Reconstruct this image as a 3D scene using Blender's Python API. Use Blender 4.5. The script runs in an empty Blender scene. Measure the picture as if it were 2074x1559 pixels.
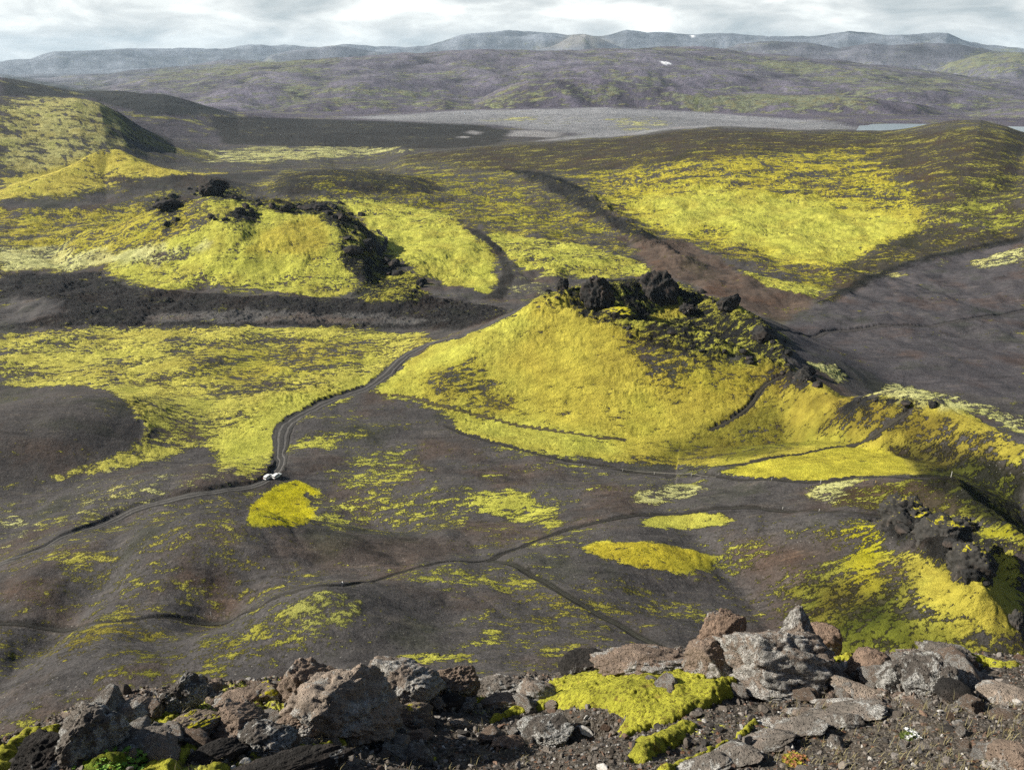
import bpy, bmesh, math, random
import numpy as np
from mathutils import Vector, Matrix, noise as mnoise
R = math.radians
random.seed(7)
scene = bpy.context.scene
COL = scene.collection

# ------------------------------------------------------------------ camera
CAM_Z = 160.0
PITCH = R(22.0)
FPX = 1628.0                      # focal length in photograph pixels (2074 wide)
cam_d = bpy.data.cameras.new("camera")
cam_d.sensor_width = 36.0
cam_d.lens = 36.0 * FPX / 2074.0
cam_d.clip_start = 0.1
cam_d.clip_end = 200000.0
cam = bpy.data.objects.new("camera", cam_d)
cam.location = (0, 0, CAM_Z)
cam.rotation_euler = (R(90) - PITCH, 0, 0)
COL.objects.link(cam)
scene.camera = cam

# ------------------------------------------------------------------ sun, sky, exposure
SUN_EL, SUN_AZ = R(31), R(-86)     # azimuth from +Y, negative = left of the view
sun_d = bpy.data.lights.new("sun", 'SUN')
sun_d.energy = 5.0
sun_d.angle = R(0.6)
sun_d.color = (1.0, 0.95, 0.86)
sun = bpy.data.objects.new("sun", sun_d)
sdir = Vector((math.sin(SUN_AZ) * math.cos(SUN_EL), math.cos(SUN_AZ) * math.cos(SUN_EL), math.sin(SUN_EL)))
sun.rotation_euler = sdir.to_track_quat('Z', 'Y').to_euler()
COL.objects.link(sun)

world = bpy.data.worlds.new("World")
scene.world = world
world.use_nodes = True
wn, wl = world.node_tree.nodes, world.node_tree.links
wn.clear()
w_out = wn.new('ShaderNodeOutputWorld')
w_bg = wn.new('ShaderNodeBackground')
w_bg.inputs['Strength'].default_value = 0.05
w_sky = wn.new('ShaderNodeTexSky')
w_sky.sky_type = 'NISHITA'
w_sky.sun_disc = False
w_sky.sun_elevation = SUN_EL
w_sky.sun_rotation = SUN_AZ
w_sky.air_density = 1.0
w_sky.dust_density = 1.5
w_tc = wn.new('ShaderNodeTexCoord')
w_map = wn.new('ShaderNodeMapping')
w_map.inputs['Scale'].default_value = (4.2, 4.2, 15.0)
wl.new(w_tc.outputs['Generated'], w_map.inputs['Vector'])
w_no = wn.new('ShaderNodeTexNoise')
w_no.inputs['Scale'].default_value = 2.1
w_no.inputs['Detail'].default_value = 7.0
w_no.inputs['Roughness'].default_value = 0.55
w_no.inputs['Distortion'].default_value = 0.35
wl.new(w_map.outputs[0], w_no.inputs['Vector'])
w_cr = wn.new('ShaderNodeValToRGB')       # brightness of the overcast: grey bellies, bright breaks
e = w_cr.color_ramp.elements
e[0].position, e[0].color = 0.34, (5.9, 6.6, 6.8, 1)
e[1].position, e[1].color = 0.68, (14.6, 15.0, 14.4, 1)
m_ = e.new(0.5); m_.color = (9.3, 9.7, 9.6, 1)
wl.new(w_no.outputs['Fac'], w_cr.inputs['Fac'])
w_sep = wn.new('ShaderNodeSeparateXYZ')
wl.new(w_tc.outputs['Generated'], w_sep.inputs[0])
w_mr = wn.new('ShaderNodeMapRange')       # the cloud deck fills the lower sky, thins out overhead
w_mr.interpolation_type = 'SMOOTHSTEP'
w_mr.inputs['From Min'].default_value = 0.065
w_mr.inputs['From Max'].default_value = 0.13
w_mr.inputs['To Min'].default_value = 1.0
w_mr.inputs['To Max'].default_value = 0.0
wl.new(w_sep.outputs['Z'], w_mr.inputs['Value'])
w_mix = wn.new('ShaderNodeMix')
w_mix.data_type = 'RGBA'
w_mix.clamp_factor = True
wl.new(w_mr.outputs[0], w_mix.inputs['Factor'])
wl.new(w_sky.outputs[0], w_mix.inputs[6])
wl.new(w_cr.outputs[0], w_mix.inputs[7])
wl.new(w_mix.outputs[2], w_bg.inputs['Color'])
wl.new(w_bg.outputs[0], w_out.inputs['Surface'])

scene.view_settings.view_transform = 'Standard'
scene.view_settings.look = 'None'
scene.view_settings.exposure = 0.84
scene.view_settings.gamma = 1.0
scene.cycles.max_bounces = 5
scene.cycles.diffuse_bounces = 2
scene.cycles.volume_bounces = 0
scene.cycles.use_denoising = False
scene.cycles.use_adaptive_sampling = False
scene.cycles.transparent_max_bounces = 6

# ------------------------------------------------------------------ noise
def _perm(seed):
    return np.random.RandomState(seed).permutation(256).astype(np.int32)
_G = np.array([(math.cos(a), math.sin(a)) for a in np.linspace(0, 2 * math.pi, 16, endpoint=False)], np.float32)
def perlin(x, y, seed=0):
    p = _perm(seed)
    xi = np.floor(x); yi = np.floor(y)
    xf = (x - xi).astype(np.float32); yf = (y - yi).astype(np.float32)
    xi = xi.astype(np.int64) & 255; yi = yi.astype(np.int64) & 255
    def g(ix, iy, dx, dy):
        h = p[(p[ix & 255] + iy) & 255] & 15
        return _G[h, 0] * dx + _G[h, 1] * dy
    u = xf * xf * xf * (xf * (xf * 6 - 15) + 10)
    v = yf * yf * yf * (yf * (yf * 6 - 15) + 10)
    a = g(xi, yi, xf, yf); b = g(xi + 1, yi, xf - 1, yf)
    c = g(xi, yi + 1, xf, yf - 1); d = g(xi + 1, yi + 1, xf - 1, yf - 1)
    return (a + u * (b - a)) * (1 - v) + (c + u * (d - c)) * v * 1.0 if False else (a + u * (b - a)) + v * ((c + u * (d - c)) - (a + u * (b - a)))
def fbm(x, y, octv, seed=0, gain=0.5):
    s = 0.0; a = 1.0; t = 0.0
    for k in range(octv):
        s = s + a * perlin(x * 2 ** k + 17.3 * k, y * 2 ** k - 9.1 * k, seed + k)
        t += a; a *= gain
    return s / t * 1.6
def ridged(x, y, octv, seed=0, gain=0.5):
    s = 0.0; a = 1.0; t = 0.0
    for k in range(octv):
        s = s + a * (1 - 2.2 * np.abs(perlin(x * 2 ** k + 5.3 * k, y * 2 ** k + 3.7 * k, seed + k)))
        t += a; a *= gain
    return s / t
def billow(x, y, octv, seed=0, gain=0.5):
    s = 0.0; a = 1.0; t = 0.0
    for k in range(octv):
        s = s + a * (2.2 * np.abs(perlin(x * 2 ** k + 5.3 * k, y * 2 ** k + 3.7 * k, seed + k)))
        t += a; a *= gain
    return s / t
def sstep(a, b, x):
    t = np.clip((x - a) / (b - a), 0, 1)
    return t * t * (3 - 2 * t)

# ------------------------------------------------------------------ the ground grid (rings about the view point)
def steps(a, b, s):
    n = max(2, int(math.log(b / a) / s))
    return list(np.linspace(math.log(a), math.log(b), n, endpoint=False))
QUICK = False
q = 2.0 if QUICK else 1.0
LROW = np.array(steps(0.8, 12, .0042 * q) + steps(12, 85, .03) + steps(85, 1000, .0028 * q) + steps(1000, 6000, .0042 * q) + steps(6000, 22000, .008 * q) + [math.log(22000)])
AW = R(50)
ac = np.linspace(-AW, AW, int(1560 / q))
wing = AW + (math.pi - AW) * (np.linspace(0, 1, 46)[1:] ** 1.5)
ACOL = np.concatenate([-wing[::-1], ac, wing])
NR, NC = len(LROW), len(ACOL)
DD = np.exp(LROW)[:, None].astype(np.float64)
X = (DD * np.sin(ACOL)[None, :]); Y = (DD * np.cos(ACOL)[None, :])
Drow = np.exp(LROW)

def px_az(px, py):
    x = (px - 1037.0) / FPX; y = -(py - 779.5) / FPX
    fwd = math.cos(PITCH) + y * math.sin(PITCH)
    up = -math.sin(PITCH) + y * math.cos(PITCH)
    h = math.hypot(x, fwd)
    return math.atan2(x, fwd), -up / h        # azimuth, tangent of the depression
def table(pts, D):
    """skyline table in (px, py) at distance D (number or list) -> azimuths, heights, distances"""
    a, z, dd = [], [], []
    for i, (px, py) in enumerate(pts):
        az, t = px_az(px, py)
        d = D[i] if isinstance(D, (list, tuple)) else D
        a.append(az); dd.append(d); z.append(CAM_Z - d * t)
    return np.array(a), np.array(z), np.array(dd)

# base profile with distance
_bd = np.log([1, 4, 8, 9.5, 12, 20, 40, 80, 100, 130, 160, 190, 230, 270, 330, 400, 600, 1000, 2000, 3000, 8000, 27000])
_bz = np.array([157.6, 155.7, 153.3, 151.5, 147.5, 137, 113, 78, 62, 48, 38, 32, 22, 12, 5, 3, 1, -2, -7, -11, -14, -40.])
ln = np.log(DD)
Z = np.repeat(np.interp(ln[:, 0], _bd, _bz)[:, None], NC, 1)
AZ = ACOL[None, :]

def smax(a, b, k):
    h = np.clip(0.5 + 0.5 * (a - b) / k, 0, 1)
    return b * (1 - h) + a * h + k * h * (1 - h)
RID = {}
def ridge(name, pts, D, wf, wb, low=-25.0, k=4.0, end=0.03, front=1.0, rows=None):
    """a hill whose crest, seen from the view point, follows the table; wf / wb = metres of its front and back slope"""
    global Z
    a, z, dd = table(pts, D)
    zc = np.interp(ACOL, a, z); dc = np.interp(ACOL, a, dd)
    fade = sstep(a[0] - end, a[0], ACOL) * (1 - sstep(a[-1], a[-1] + end, ACOL))
    s = DD - dc[None, :]
    prof = np.where(s < 0, 1 - np.clip(-s / wf, 0, 1), 1 - np.clip(s / wb, 0, 1))
    prof = (prof * prof * (3 - 2 * prof)) ** front
    base = Z.copy()
    h = low + (zc[None, :] - low) * prof
    RID[name] = (prof * fade[None, :]).astype(np.float32)
    m = smax(h, base, k)
    Z = base + (m - base) * fade[None, :]

def ground(px, py, dmin=0.8, dmax=1e9):
    """first point of the ground met by the ray through a photograph pixel: (azimuth, ln distance, x, y, z)"""
    az, t = px_az(px, py)
    f = np.interp(az, ACOL, np.arange(NC)); i = min(int(f), NC - 2); w = f - i
    col = Z[:, i] * (1 - w) + Z[:, i + 1] * w
    g = col - (CAM_Z - Drow * t)
    ok = (g > 0) & (Drow > dmin) & (Drow < dmax)
    k = int(np.argmax(ok))
    if not ok[k]:
        k = NR - 1
    if k > 0 and g[k - 1] < 0 and ok[k]:
        u = g[k - 1] / (g[k - 1] - g[k]); l = LROW[k - 1] + u * (LROW[k] - LROW[k - 1])
    else:
        l = LROW[k]
    d = math.exp(l)
    return az, l, d * math.sin(az), d * math.cos(az), CAM_Z - d * t
def zat(x, y):
    az = np.arctan2(x, y); l = np.log(np.hypot(x, y))
    fc = np.interp(az, ACOL, np.arange(NC)); fr = np.interp(l, LROW, np.arange(NR))
    i = np.clip(fc.astype(int), 0, NC - 2); j = np.clip(fr.astype(int), 0, NR - 2)
    u = fc - i; v = fr - j
    return (Z[j, i] * (1 - u) + Z[j, i + 1] * u) * (1 - v) + (Z[j + 1, i] * (1 - u) + Z[j + 1, i + 1] * u) * v
def rows_of(d0, d1):
    return slice(int(np.searchsorted(Drow, d0)), int(np.searchsorted(Drow, d1)))
def cols_of(a0, a1):
    return slice(int(np.searchsorted(ACOL, a0)), int(np.searchsorted(ACOL, a1)))
def mound(px, py, rx, ry, h, rot=0.0, p=1.0, dmin=80):
    az, l, x0, y0, z0 = ground(px, py, dmin)
    d = math.exp(l); r = 3.2 * max(rx, ry)
    rs = rows_of(max(80, d - r), d + r); cs = cols_of(az - r / max(d - r, 40), az + r / max(d - r, 40))
    dx = X[rs, cs] - x0; dy = Y[rs, cs] - y0
    c, s = math.cos(rot), math.sin(rot)
    u = (dx * c + dy * s) / rx; v = (-dx * s + dy * c) / ry
    Z[rs, cs] += h * np.exp(-0.5 * (u * u + v * v) ** p)

# ---- far mountains, table land, flats
ridge('far', [(-300, 140), (-100, 130), (60, 118), (110, 101), (160, 96), (240, 92), (320, 95), (400, 95), (470, 91), (510, 86), (560, 89), (640, 86), (700, 85), (760, 95), (820, 90), (870, 82), (940, 69), (1000, 62), (1050, 56), (1100, 58), (1150, 66), (1180, 63), (1220, 66), (1270, 54), (1310, 60), (1400, 64), (1480, 60), (1560, 66), (1640, 66), (1720, 57), (1800, 67), (1880, 66), (1920, 64), (1950, 76), (2000, 90), (2074, 95), (2400, 100)], 16000, 3200, 5000, -60, 30)
ridge('pale', [(1085, 100), (1130, 86), (1160, 73), (1185, 71), (1215, 80), (1260, 94)], 12500, 1800, 1500, -60, 20, .03)
ridge('pale_low', [(560, 100), (620, 92), (680, 84), (730, 88), (800, 100)], 12000, 1500, 1500, -60, 20, .05)
ridge('dark_right', [(1430, 98), (1500, 76), (1560, 66), (1640, 68), (1700, 82), (1760, 80), (1800, 87), (1900, 84), (1950, 88), (2000, 92), (2074, 99), (2400, 110)], 9500, 2200, 2500, -60, 20, .02)
ridge('right_pale', [(1880, 140), (1930, 112), (1990, 96), (2074, 92), (2300, 96)], 8000, 1400, 1200, -60, 20, .01)
ridge('dark_left', [(-300, 150), (0, 143), (100, 140), (180, 129), (330, 119), (460, 118), (560, 122)], 8500, 2500, 1500, -40, 20, .10)
ridge('mesa', [(180, 182), (300, 150), (400, 138), (520, 122), (700, 112), (850, 103), (930, 98), (1030, 96), (1130, 98), (1200, 94), (1330, 91), (1480, 97), (1520, 105), (1600, 111), (1700, 119), (1800, 131), (1900, 142), (2000, 152), (2100, 160), (2400, 170)], 5600, 2300, 2500, -30, 20, .03)
ridge('mesa_low', [(200, 200), (300, 182), (420, 172), (520, 162), (640, 158), (760, 150), (860, 152), (960, 150), (1060, 140), (1150, 128), (1300, 130), (1450, 140), (1600, 152), (1750, 160), (1900, 172), (2074, 190), (2300, 195)], 4300, 700, 1500, -30, 15, .03)
ridge('scarp', [(560, 215), (640, 196), (760, 188), (840, 194), (900, 186), (960, 200), (1010, 178), (1070, 160), (1150, 150), (1250, 156), (1350, 166), (1450, 178), (1600, 185), (1750, 190), (1860, 200), (1950, 222), (2030, 236)], 3350, 330, 900, -25, 10, .08)
ridge('dark_hill', [(-300, 150), (-60, 152), (0, 155), (60, 165), (150, 180), (250, 185), (330, 192), (480, 232)], 2500, 700, 900, -20, 10, .10)
ridge('sand_rise', [(700, 236), (940, 222), (1230, 217), (1400, 226), (1600, 240), (1720, 256)], 2850, 700, 250, -12, 3, .03)
ridge('yellow_hills', [(-300, 190), (-80, 190), (0, 195), (60, 200), (150, 195), (200, 205), (240, 225), (290, 260), (350, 285), (430, 300)], 1750, 480, 500, -15, 8, .02)
# lake basin
lk = sstep(2050, 2250, DD) * (1 - sstep(2560, 2760, DD)) * sstep(R(19.5), R(26), AZ + .02 * np.sin(DD / 90)) * (1 - sstep(R(60), R(66), AZ))
ridge('right_hill', [(700, 352), (820, 312), (950, 300), (1100, 290), (1250, 279), (1350, 266), (1430, 259), (1520, 256), (1600, 261), (1700, 266), (1780, 269), (1840, 264), (1880, 257), (1920, 250), (1985, 245), (2040, 256), (2080, 272), (2250, 285), (2500, 300)], 1450, 820, 700, -14, 8, .03, .8)
ridge('mid_hill', [(470, 400), (530, 372), (580, 354), (650, 343), (750, 346), (850, 356), (900, 368), (960, 376)], 1120, 260, 200, -8, 6, .07)
ridge('right_shoulder', [(1640, 575), (1700, 520), (1800, 470), (1880, 430), (1960, 400), (2074, 385), (2300, 380)], [700, 780, 880, 960, 1000, 1000, 1000], 190, 300, -8, 4, .02)
ridge('right_swell', [(1600, 640), (1680, 608), (1850, 530), (1960, 505), (2074, 486), (2300, 470)], [640, 690, 800, 830, 840, 850], 260, 25, -6, 2, .02)
ridge('crag_hill', [(160, 470), (240, 446), (300, 424), (350, 410), (390, 398), (430, 392), (480, 400), (520, 408), (560, 406), (620, 414), (680, 422), (720, 445)], [850, 835, 820, 805, 795, 785, 775, 770, 765, 755, 745, 735], 205, 90, -8, 3, .03)
# main scoria cone with its crater: rim as closed loop (px, py, distance)
RIM = [(1085, 606, 424), (1140, 590, 432), (1190, 585, 440), (1250, 580, 452), (1330, 572, 470), (1400, 592, 468), (1480, 615, 455), (1540, 652, 436), (1575, 700, 412), (1598, 746, 384), (1550, 728, 386), (1470, 690, 390), (1400, 668, 394), (1320, 655, 400), (1250, 645, 404), (1190, 632, 410), (1140, 618, 416)]
rim = []
for px, py, d in RIM:
    az, t = px_az(px, py)
    rim.append((d * math.sin(az), d * math.cos(az), CAM_Z - d * t))
def resample(P, n, closed=True):
    P = np.array(P, float)
    if closed: P = np.vstack([P, P[:1]])
    s = np.concatenate([[0], np.cumsum(np.linalg.norm(np.diff(P[:, :2], axis=0), axis=1))])
    t = np.linspace(0, s[-1], n, endpoint=not closed)
    return np.stack([np.interp(t, s, P[:, k]) for k in range(P.shape[1])], 1)
rim = resample(rim, 90)
def inside(px_, py_, P):
    r = np.zeros(px_.shape, bool); j = len(P) - 1
    for i in range(len(P)):
        xi, yi, xj, yj = P[i, 0], P[i, 1], P[j, 0], P[j, 1]
        if yi != yj:
            r ^= ((yi > py_) != (yj > py_)) & (px_ < (xj - xi) * (py_ - yi) / (yj - yi) + xi)
        j = i
    return r
rs = rows_of(270, 640); cs = cols_of(R(-18), R(34))
xs, ys = X[rs, cs], Y[rs, cs]
best = np.full(xs.shape, 1e9); wz = np.zeros(xs.shape); ww = np.zeros(xs.shape)
for x0, y0, z0 in rim:
    dd = np.hypot(xs - x0, ys - y0)
    best = np.minimum(best, dd)
    w = 1.0 / (dd + 1.5) ** 3
    wz += w * z0; ww += w
zr = wz / ww
ins = inside(xs, ys, rim)
dist = np.where(ins, -best, best)
ang = np.arctan2(xs - rim[:, 0].mean(), ys - rim[:, 1].mean())
crag = ridged(xs / 14, ys / 14, 4, 71) * np.exp(-(best / 9.0) ** 2)
h = zr - np.where(dist > 0, 0.47 * dist - 0.0009 * np.minimum(dist, 110) ** 2, -0.55 * dist - 0.004 * dist * dist * 0) + crag * 2.6
h = np.where(dist < 0, np.maximum(h, zr - 11), h)
Z[rs, cs] = smax(h, Z[rs, cs], 4.0)
ridge('east_spur', [(1600, 752), (1640, 770), (1700, 800), (1750, 800), (1800, 806), (1900, 814), (1960, 850), (2020, 885), (2074, 918), (2200, 960)], [376, 360, 345, 335, 328, 320, 308, 300, 292, 280], 60, 36, -4, 3, .01)
# mounds and hollows of the near plain
for a in [(100, 880, 36, 32, 15, 0, 1.5), (20, 620, 60, 40, 4), (370, 985, 26, 14, 7), (330, 1110, 40, 18, 9), (500, 1110, 20, 18, 8), (60, 1190, 22, 14, 6), (250, 1330, 22, 14, 5),
          (110, 1235, 6, 20, -6), (420, 1200, 8, 15, -7), (800, 1015, 36, 14, -8), (650, 1245, 13, 11, 7), (1100, 1190, 24, 18, 3),
          (1250, 1000, 50, 12, 5), (1310, 1125, 26, 14, 4), (1395, 1060, 22, 10, 2.5), (1690, 935, 30, 13, 6, 0, 1.4), (1690, 1000, 20, 9, 4),
          (870, 515, 44, 66, 7, -.5, 2.5), (1130, 520, 60, 60, 5, -.5, 1.6), (660, 870, 26, 12, 3), (980, 640, 30, 20, -3), (790, 596, 17, 15, 6)]:
    mound(*a)
for a in [(1740, 1205, 20, 20, -8), (2190, 1200, 30, 30, 14), (1960, 1010, 20, 14, 5)]:
    mound(*a)
def spine(pts, k, soft=2.0, cragw=0.0, craga=0.0, seed=5, r=70):
    """a rocky backbone: (px, py, distance) along its crest, k = slope of its flanks"""
    Pw = []
    for px, py, d in pts:
        az, t = px_az(px, py); Pw.append((d * math.sin(az), d * math.cos(az), CAM_Z - d * t))
    Pw = resample(Pw, 50, False)
    dm = np.hypot(Pw[:, 0], Pw[:, 1]); am = np.arctan2(Pw[:, 0], Pw[:, 1])
    rs = rows_of(max(82, dm.min() - r), dm.max() + r); cs = cols_of(am.min() - r / dm.min(), am.max() + r / dm.min())
    xs, ys = X[rs, cs], Y[rs, cs]
    best = np.full(xs.shape, 1e9); wz = np.zeros(xs.shape); ww = np.zeros(xs.shape)
    for x0, y0, z0 in Pw:
        dd = np.hypot(xs - x0, ys - y0); best = np.minimum(best, dd)
        w = 1.0 / (dd + 1.0) ** 3; wz += w * z0; ww += w
    h = wz / ww - k * best * (1 - 0.3 * np.clip(best / (.6 * r), 0, 1))
    if craga: h += craga * ridged(xs / cragw, ys / cragw, 4, seed) * np.exp(-(best / (1.2 * cragw)) ** 2)
    Z[rs, cs] = smax(h, Z[rs, cs], soft)
spine([(1775, 1062, 222), (1800, 1040, 220), (1830, 1024, 217), (1855, 1040, 212), (1880, 1056, 207), (1920, 1095, 197), (1960, 1142, 186), (1992, 1188, 176)], .62, 1.5, 7, 2.2)
spine([(1925, 968, 250), (1955, 990, 242), (2000, 1030, 230), (2074, 1080, 215)], .5, 2, 7, 1.5, 6)
spine([(1030, 342, 1180), (1100, 352, 1120), (1180, 382, 1010), (1240, 422, 900), (1300, 468, 790), (1380, 512, 690)], .3, 3, 20, 4, 8)
spine([(95, 360, 1150), (150, 335, 1180), (205, 304, 1210), (235, 304, 1205), (275, 326, 1170), (330, 342, 1140), (420, 354, 1110)], .36, 6, 40, 2, 9, 260)
spine([(690, 426, 752), (720, 446, 742), (742, 474, 728), (765, 502, 708), (800, 538, 672), (830, 560, 640), (862, 585, 612)], .5, 3, 16, 5, 7)

# ---- relief noise
def add_noise(d0, d1, f):
    rs = rows_of(d0, d1)
    Z[rs] += f(X[rs], Y[rs], DD[rs])
def taper(D, a, b, c, d):
    return sstep(math.log(a), math.log(b), np.log(D)) * (1 - sstep(math.log(c), math.log(d), np.log(D)))
calm = lambda D: 1 - 0.6 * np.exp(-((D - 400) / 110) ** 2)
add_noise(80, 1200, lambda x, y, D: (3.2 * fbm(x / 75, y / 55, 5, 3) - 2.4 * ridged((x + 12 * perlin(x / 40, y / 40, 8)) / 60, (y + .5 * x) / 75, 3, 9)) * 1.55 * taper(D, 95, 150, 900, 1200) * calm(D))
add_noise(430, 1300, lambda x, y, D: (4.2 * fbm(x / 85, y / 85, 5, 4) - 2.6 * ridged(x / 50, y / 80, 4, 6)) * taper(D, 500, 640, 1000, 1300))
rs = rows_of(900, 22001)
x, y, D = X[rs], Y[rs], DD[rs]
hills = np.maximum.reduce([RID[k][rs] for k in ('right_hill', 'yellow_hills', 'dark_hill', 'mid_hill')])
mesa = np.maximum.reduce([RID[k][rs] for k in ('mesa', 'mesa_low', 'scarp')])
mont = np.maximum.reduce([RID[k][rs] for k in ('far', 'pale', 'pale_low', 'dark_right', 'right_pale', 'dark_left')])
wx = x + 90 * fbm(x / 500, y / 500, 3, 11); wy = y + 90 * fbm(x / 500, y / 500, 3, 12)
Z[rs] += (10 * fbm(x / 260, y / 260, 5, 13) - 7 * np.clip(ridged(wx / 190, wy / 190, 4, 14), -1, 1)) * np.minimum(hills * 1.6, 1) * taper(D, 850, 1200, 2600, 3200) * 0.55
Z[rs] += (46 * fbm(wx / 620, wy / 620, 6, 15, .5) - 62 * ridged(wx / 480, wy / 640, 5, 16, .48)) * np.minimum(mesa * 2.2, 1) * np.where(mesa > 0, 1, 0) * taper(D, 2700, 3200, 7000, 9000) * (0.75 - 0.35 * mesa)
Z[rs] += (200 * fbm(x / 2600, y / 2600, 6, 17) - 240 * ridged(wx / 1700, wy / 1700, 6, 18)) * np.minimum(mont * 2, 1) * taper(D, 6500, 8000, 20000, 26000) * (0.7 - 0.35 * mont)
Z[rs] += 0.9 * fbm(x / 120, y / 120, 5, 19) * taper(D, 900, 1200, 3000, 4000)
Z -= lk * 6
# erosion runnels on the face of the scarp
az_ = np.repeat(AZ, x.shape[0], 0)
sc = RID['scarp'][rs] * sstep(R(3), R(6), az_) * (1 - sstep(R(25), R(29), az_))
Z[rs] -= 11 * (0.5 + 0.5 * ridged(x / 75 + 0.4 * fbm(x / 60, y / 60, 2, 21), y / 700, 3, 20)) * sc * (1 - sc) * 3.2
# ------------------------------------------------------------------ the near crest we stand on
CREST = [(-900, 1560), (-300, 1535), (0, 1508), (120, 1470), (220, 1435), (400, 1398), (550, 1385), (700, 1392), (850, 1398), (1000, 1390), (1120, 1376), (1200, 1352), (1300, 1332), (1500, 1328), (1650, 1335), (1750, 1338), (1900, 1330), (2074, 1338), (2400, 1345), (3000, 1380)]
ca, ct = np.array([px_az(*p) for p in CREST]).T
EYE = 1.9
tcr = np.interp(ACOL, ca, ct)
dcr = np.interp(ACOL, [R(-60), R(-40), R(-22), R(0), R(20), R(40), R(60)], [4.6, 4.8, 5.4, 6.4, 7.0, 7.0, 6.5])
SLA = np.clip(tcr - EYE / dcr, .2, .8)
rs = rows_of(0.5, 40)
D = DD[rs]; x = X[rs]; y = Y[rs]
zf = CAM_Z - EYE - SLA[None, :] * np.minimum(D, dcr[None, :])
s = D - dcr[None, :]
zf = zf - np.where(s > 0, 1.32 * s - 0.5 * (1 - np.exp(-np.maximum(s, 0) * 1.5)), 0)
rough = 0.06 * fbm(x / 0.9, y / 0.9, 4, 31) + 0.035 * billow(x / 0.35, y / 0.35, 4, 32) + 0.02 * fbm(x / .08, y / .08, 3, 33)
zf += rough * sstep(0.9, 2.2, D)
wb = sstep(math.log(9.5), math.log(15), np.log(D))
Z[rs] = zf * (1 - wb) + Z[rs] * wb
def dent(px, py, rx, ry, h):
    az, l, x0, y0, z0 = ground(px, py, 0.8, 12)
    rs = rows_of(1, 14)
    u = (X[rs] - x0) / rx; v = (Y[rs] - y0) / ry
    Z[rs] += h * np.exp(-0.5 * (u * u + v * v))
for a in [(1215, 1465, .30, .16, -.22), (1080, 1455, .25, .12, -.08), (1330, 1400, .5, .35, .10), (1560, 1520, .35, .25, -.10), (900, 1440, .4, .15, .06)]:
    dent(*a)

# ------------------------------------------------------------------ what grows or lies where (cover and colour zones of the ground)
H = 2
AZ2, LN2 = ACOL[::H], LROW[::H]
N2R, N2C = len(LN2), len(AZ2)
D2 = np.exp(LN2)[:, None]
X2 = D2 * np.sin(AZ2)[None, :]; Y2 = D2 * np.cos(AZ2)[None, :]
cov = np.zeros((N2R, N2C), np.float32); rough2 = np.zeros((N2R, N2C), np.float32)
mcol = np.zeros((N2R, N2C, 3), np.float32); scol = np.zeros((N2R, N2C, 3), np.float32)
LEMON, GOLD, PALE, OLIVE, GREEN, DEEP = (.46, .450, .072), (.45, .388, .055), (.53, .52, .21), (.20, .175, .025), (.10, .125, .012), (.030, .042, .008)
FARMOSS = (.20, .215, .145)
GRAVEL, PURPLE, BROWN, LAVA, SAND, DARK, RUST = (.063, .058, .055), (.061, .056, .058), (.075, .055, .042), (.022, .022, .021), (.235, .235, .24), (.040, .038, .034), (.066, .052, .043)
mcol[:] = LEMON; scol[:] = GRAVEL
def at_depth(ds, vals):
    return np.stack([np.interp(np.log(D2[:, 0]), np.log(ds), np.array(vals)[:, k]) for k in range(3)], 1)[:, None, :]
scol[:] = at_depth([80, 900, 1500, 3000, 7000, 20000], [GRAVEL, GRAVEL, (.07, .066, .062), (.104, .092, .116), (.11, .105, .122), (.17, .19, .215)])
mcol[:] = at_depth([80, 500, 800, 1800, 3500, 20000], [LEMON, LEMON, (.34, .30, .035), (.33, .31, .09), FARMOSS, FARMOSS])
cov[:] = np.interp(np.log(D2[:, 0]), np.log([12, 85, 300, 600, 760, 1300, 1600, 3000, 20000]), [.1, .18, .16, .2, .5, .46, .3, .26, .15])[:, None]
UU = np.repeat(AZ2[None, :], N2R, 0); VV = np.repeat(LN2[:, None], N2C, 1)
edge_n = (1.25 * fbm(UU / .045, VV / .045, 7, 41, .68)).astype(np.float32)
def poly_ground(pts, dmin, dmax, closed=True):
    out = []
    n = len(pts)
    for i in range(n if closed else n - 1):
        (ax, ay), (bx, by) = pts[i], pts[(i + 1) % n]
        k = max(1, int(math.hypot(bx - ax, by - ay) / 14))
        for j in range(k):
            t = j / k
            g = ground(ax + (bx - ax) * t, ay + (by - ay) * t, dmin, dmax)
            if dmax < 50 and g[1] > math.log(dmax): g = (g[0], math.log(float(np.interp(g[0], ACOL, dcr)) + .25))
            out.append((g[0], g[1]))
    if not closed:
        g = ground(*pts[-1], dmin, dmax); out.append((g[0], g[1]))
    return np.array(out)
def mask_of(pts, soft=.004, wob=.010, dmin=60, dmax=1e9):
    P = poly_ground(pts, dmin, dmax)
    m = soft + wob * 1.6 + .004
    c0, c1 = np.searchsorted(AZ2, [P[:, 0].min() - m, P[:, 0].max() + m])
    r0, r1 = np.searchsorted(LN2, [P[:, 1].min() - m, P[:, 1].max() + m])
    u = AZ2[None, c0:c1]; v = LN2[r0:r1, None]
    best = np.full((r1 - r0, c1 - c0), 1e9, np.float32)
    n = len(P)
    for i in range(n):
        ax, ay = P[i]; bx, by = P[(i + 1) % n]
        dx, dy = bx - ax, by - ay; L2 = dx * dx + dy * dy + 1e-14
        t = np.clip(((u - ax) * dx + (v - ay) * dy) / L2, 0, 1)
        best = np.minimum(best, (u - ax - t * dx) ** 2 + (v - ay - t * dy) ** 2)
    sd = np.sqrt(best)
    ins = inside(np.broadcast_to(u, sd.shape), np.broadcast_to(v, sd.shape), P)
    sd = np.where(ins, sd, -sd) + wob * edge_n[r0:r1, c0:c1]
    return (slice(r0, r1), slice(c0, c1)), sstep(-soft, soft, sd)
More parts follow.
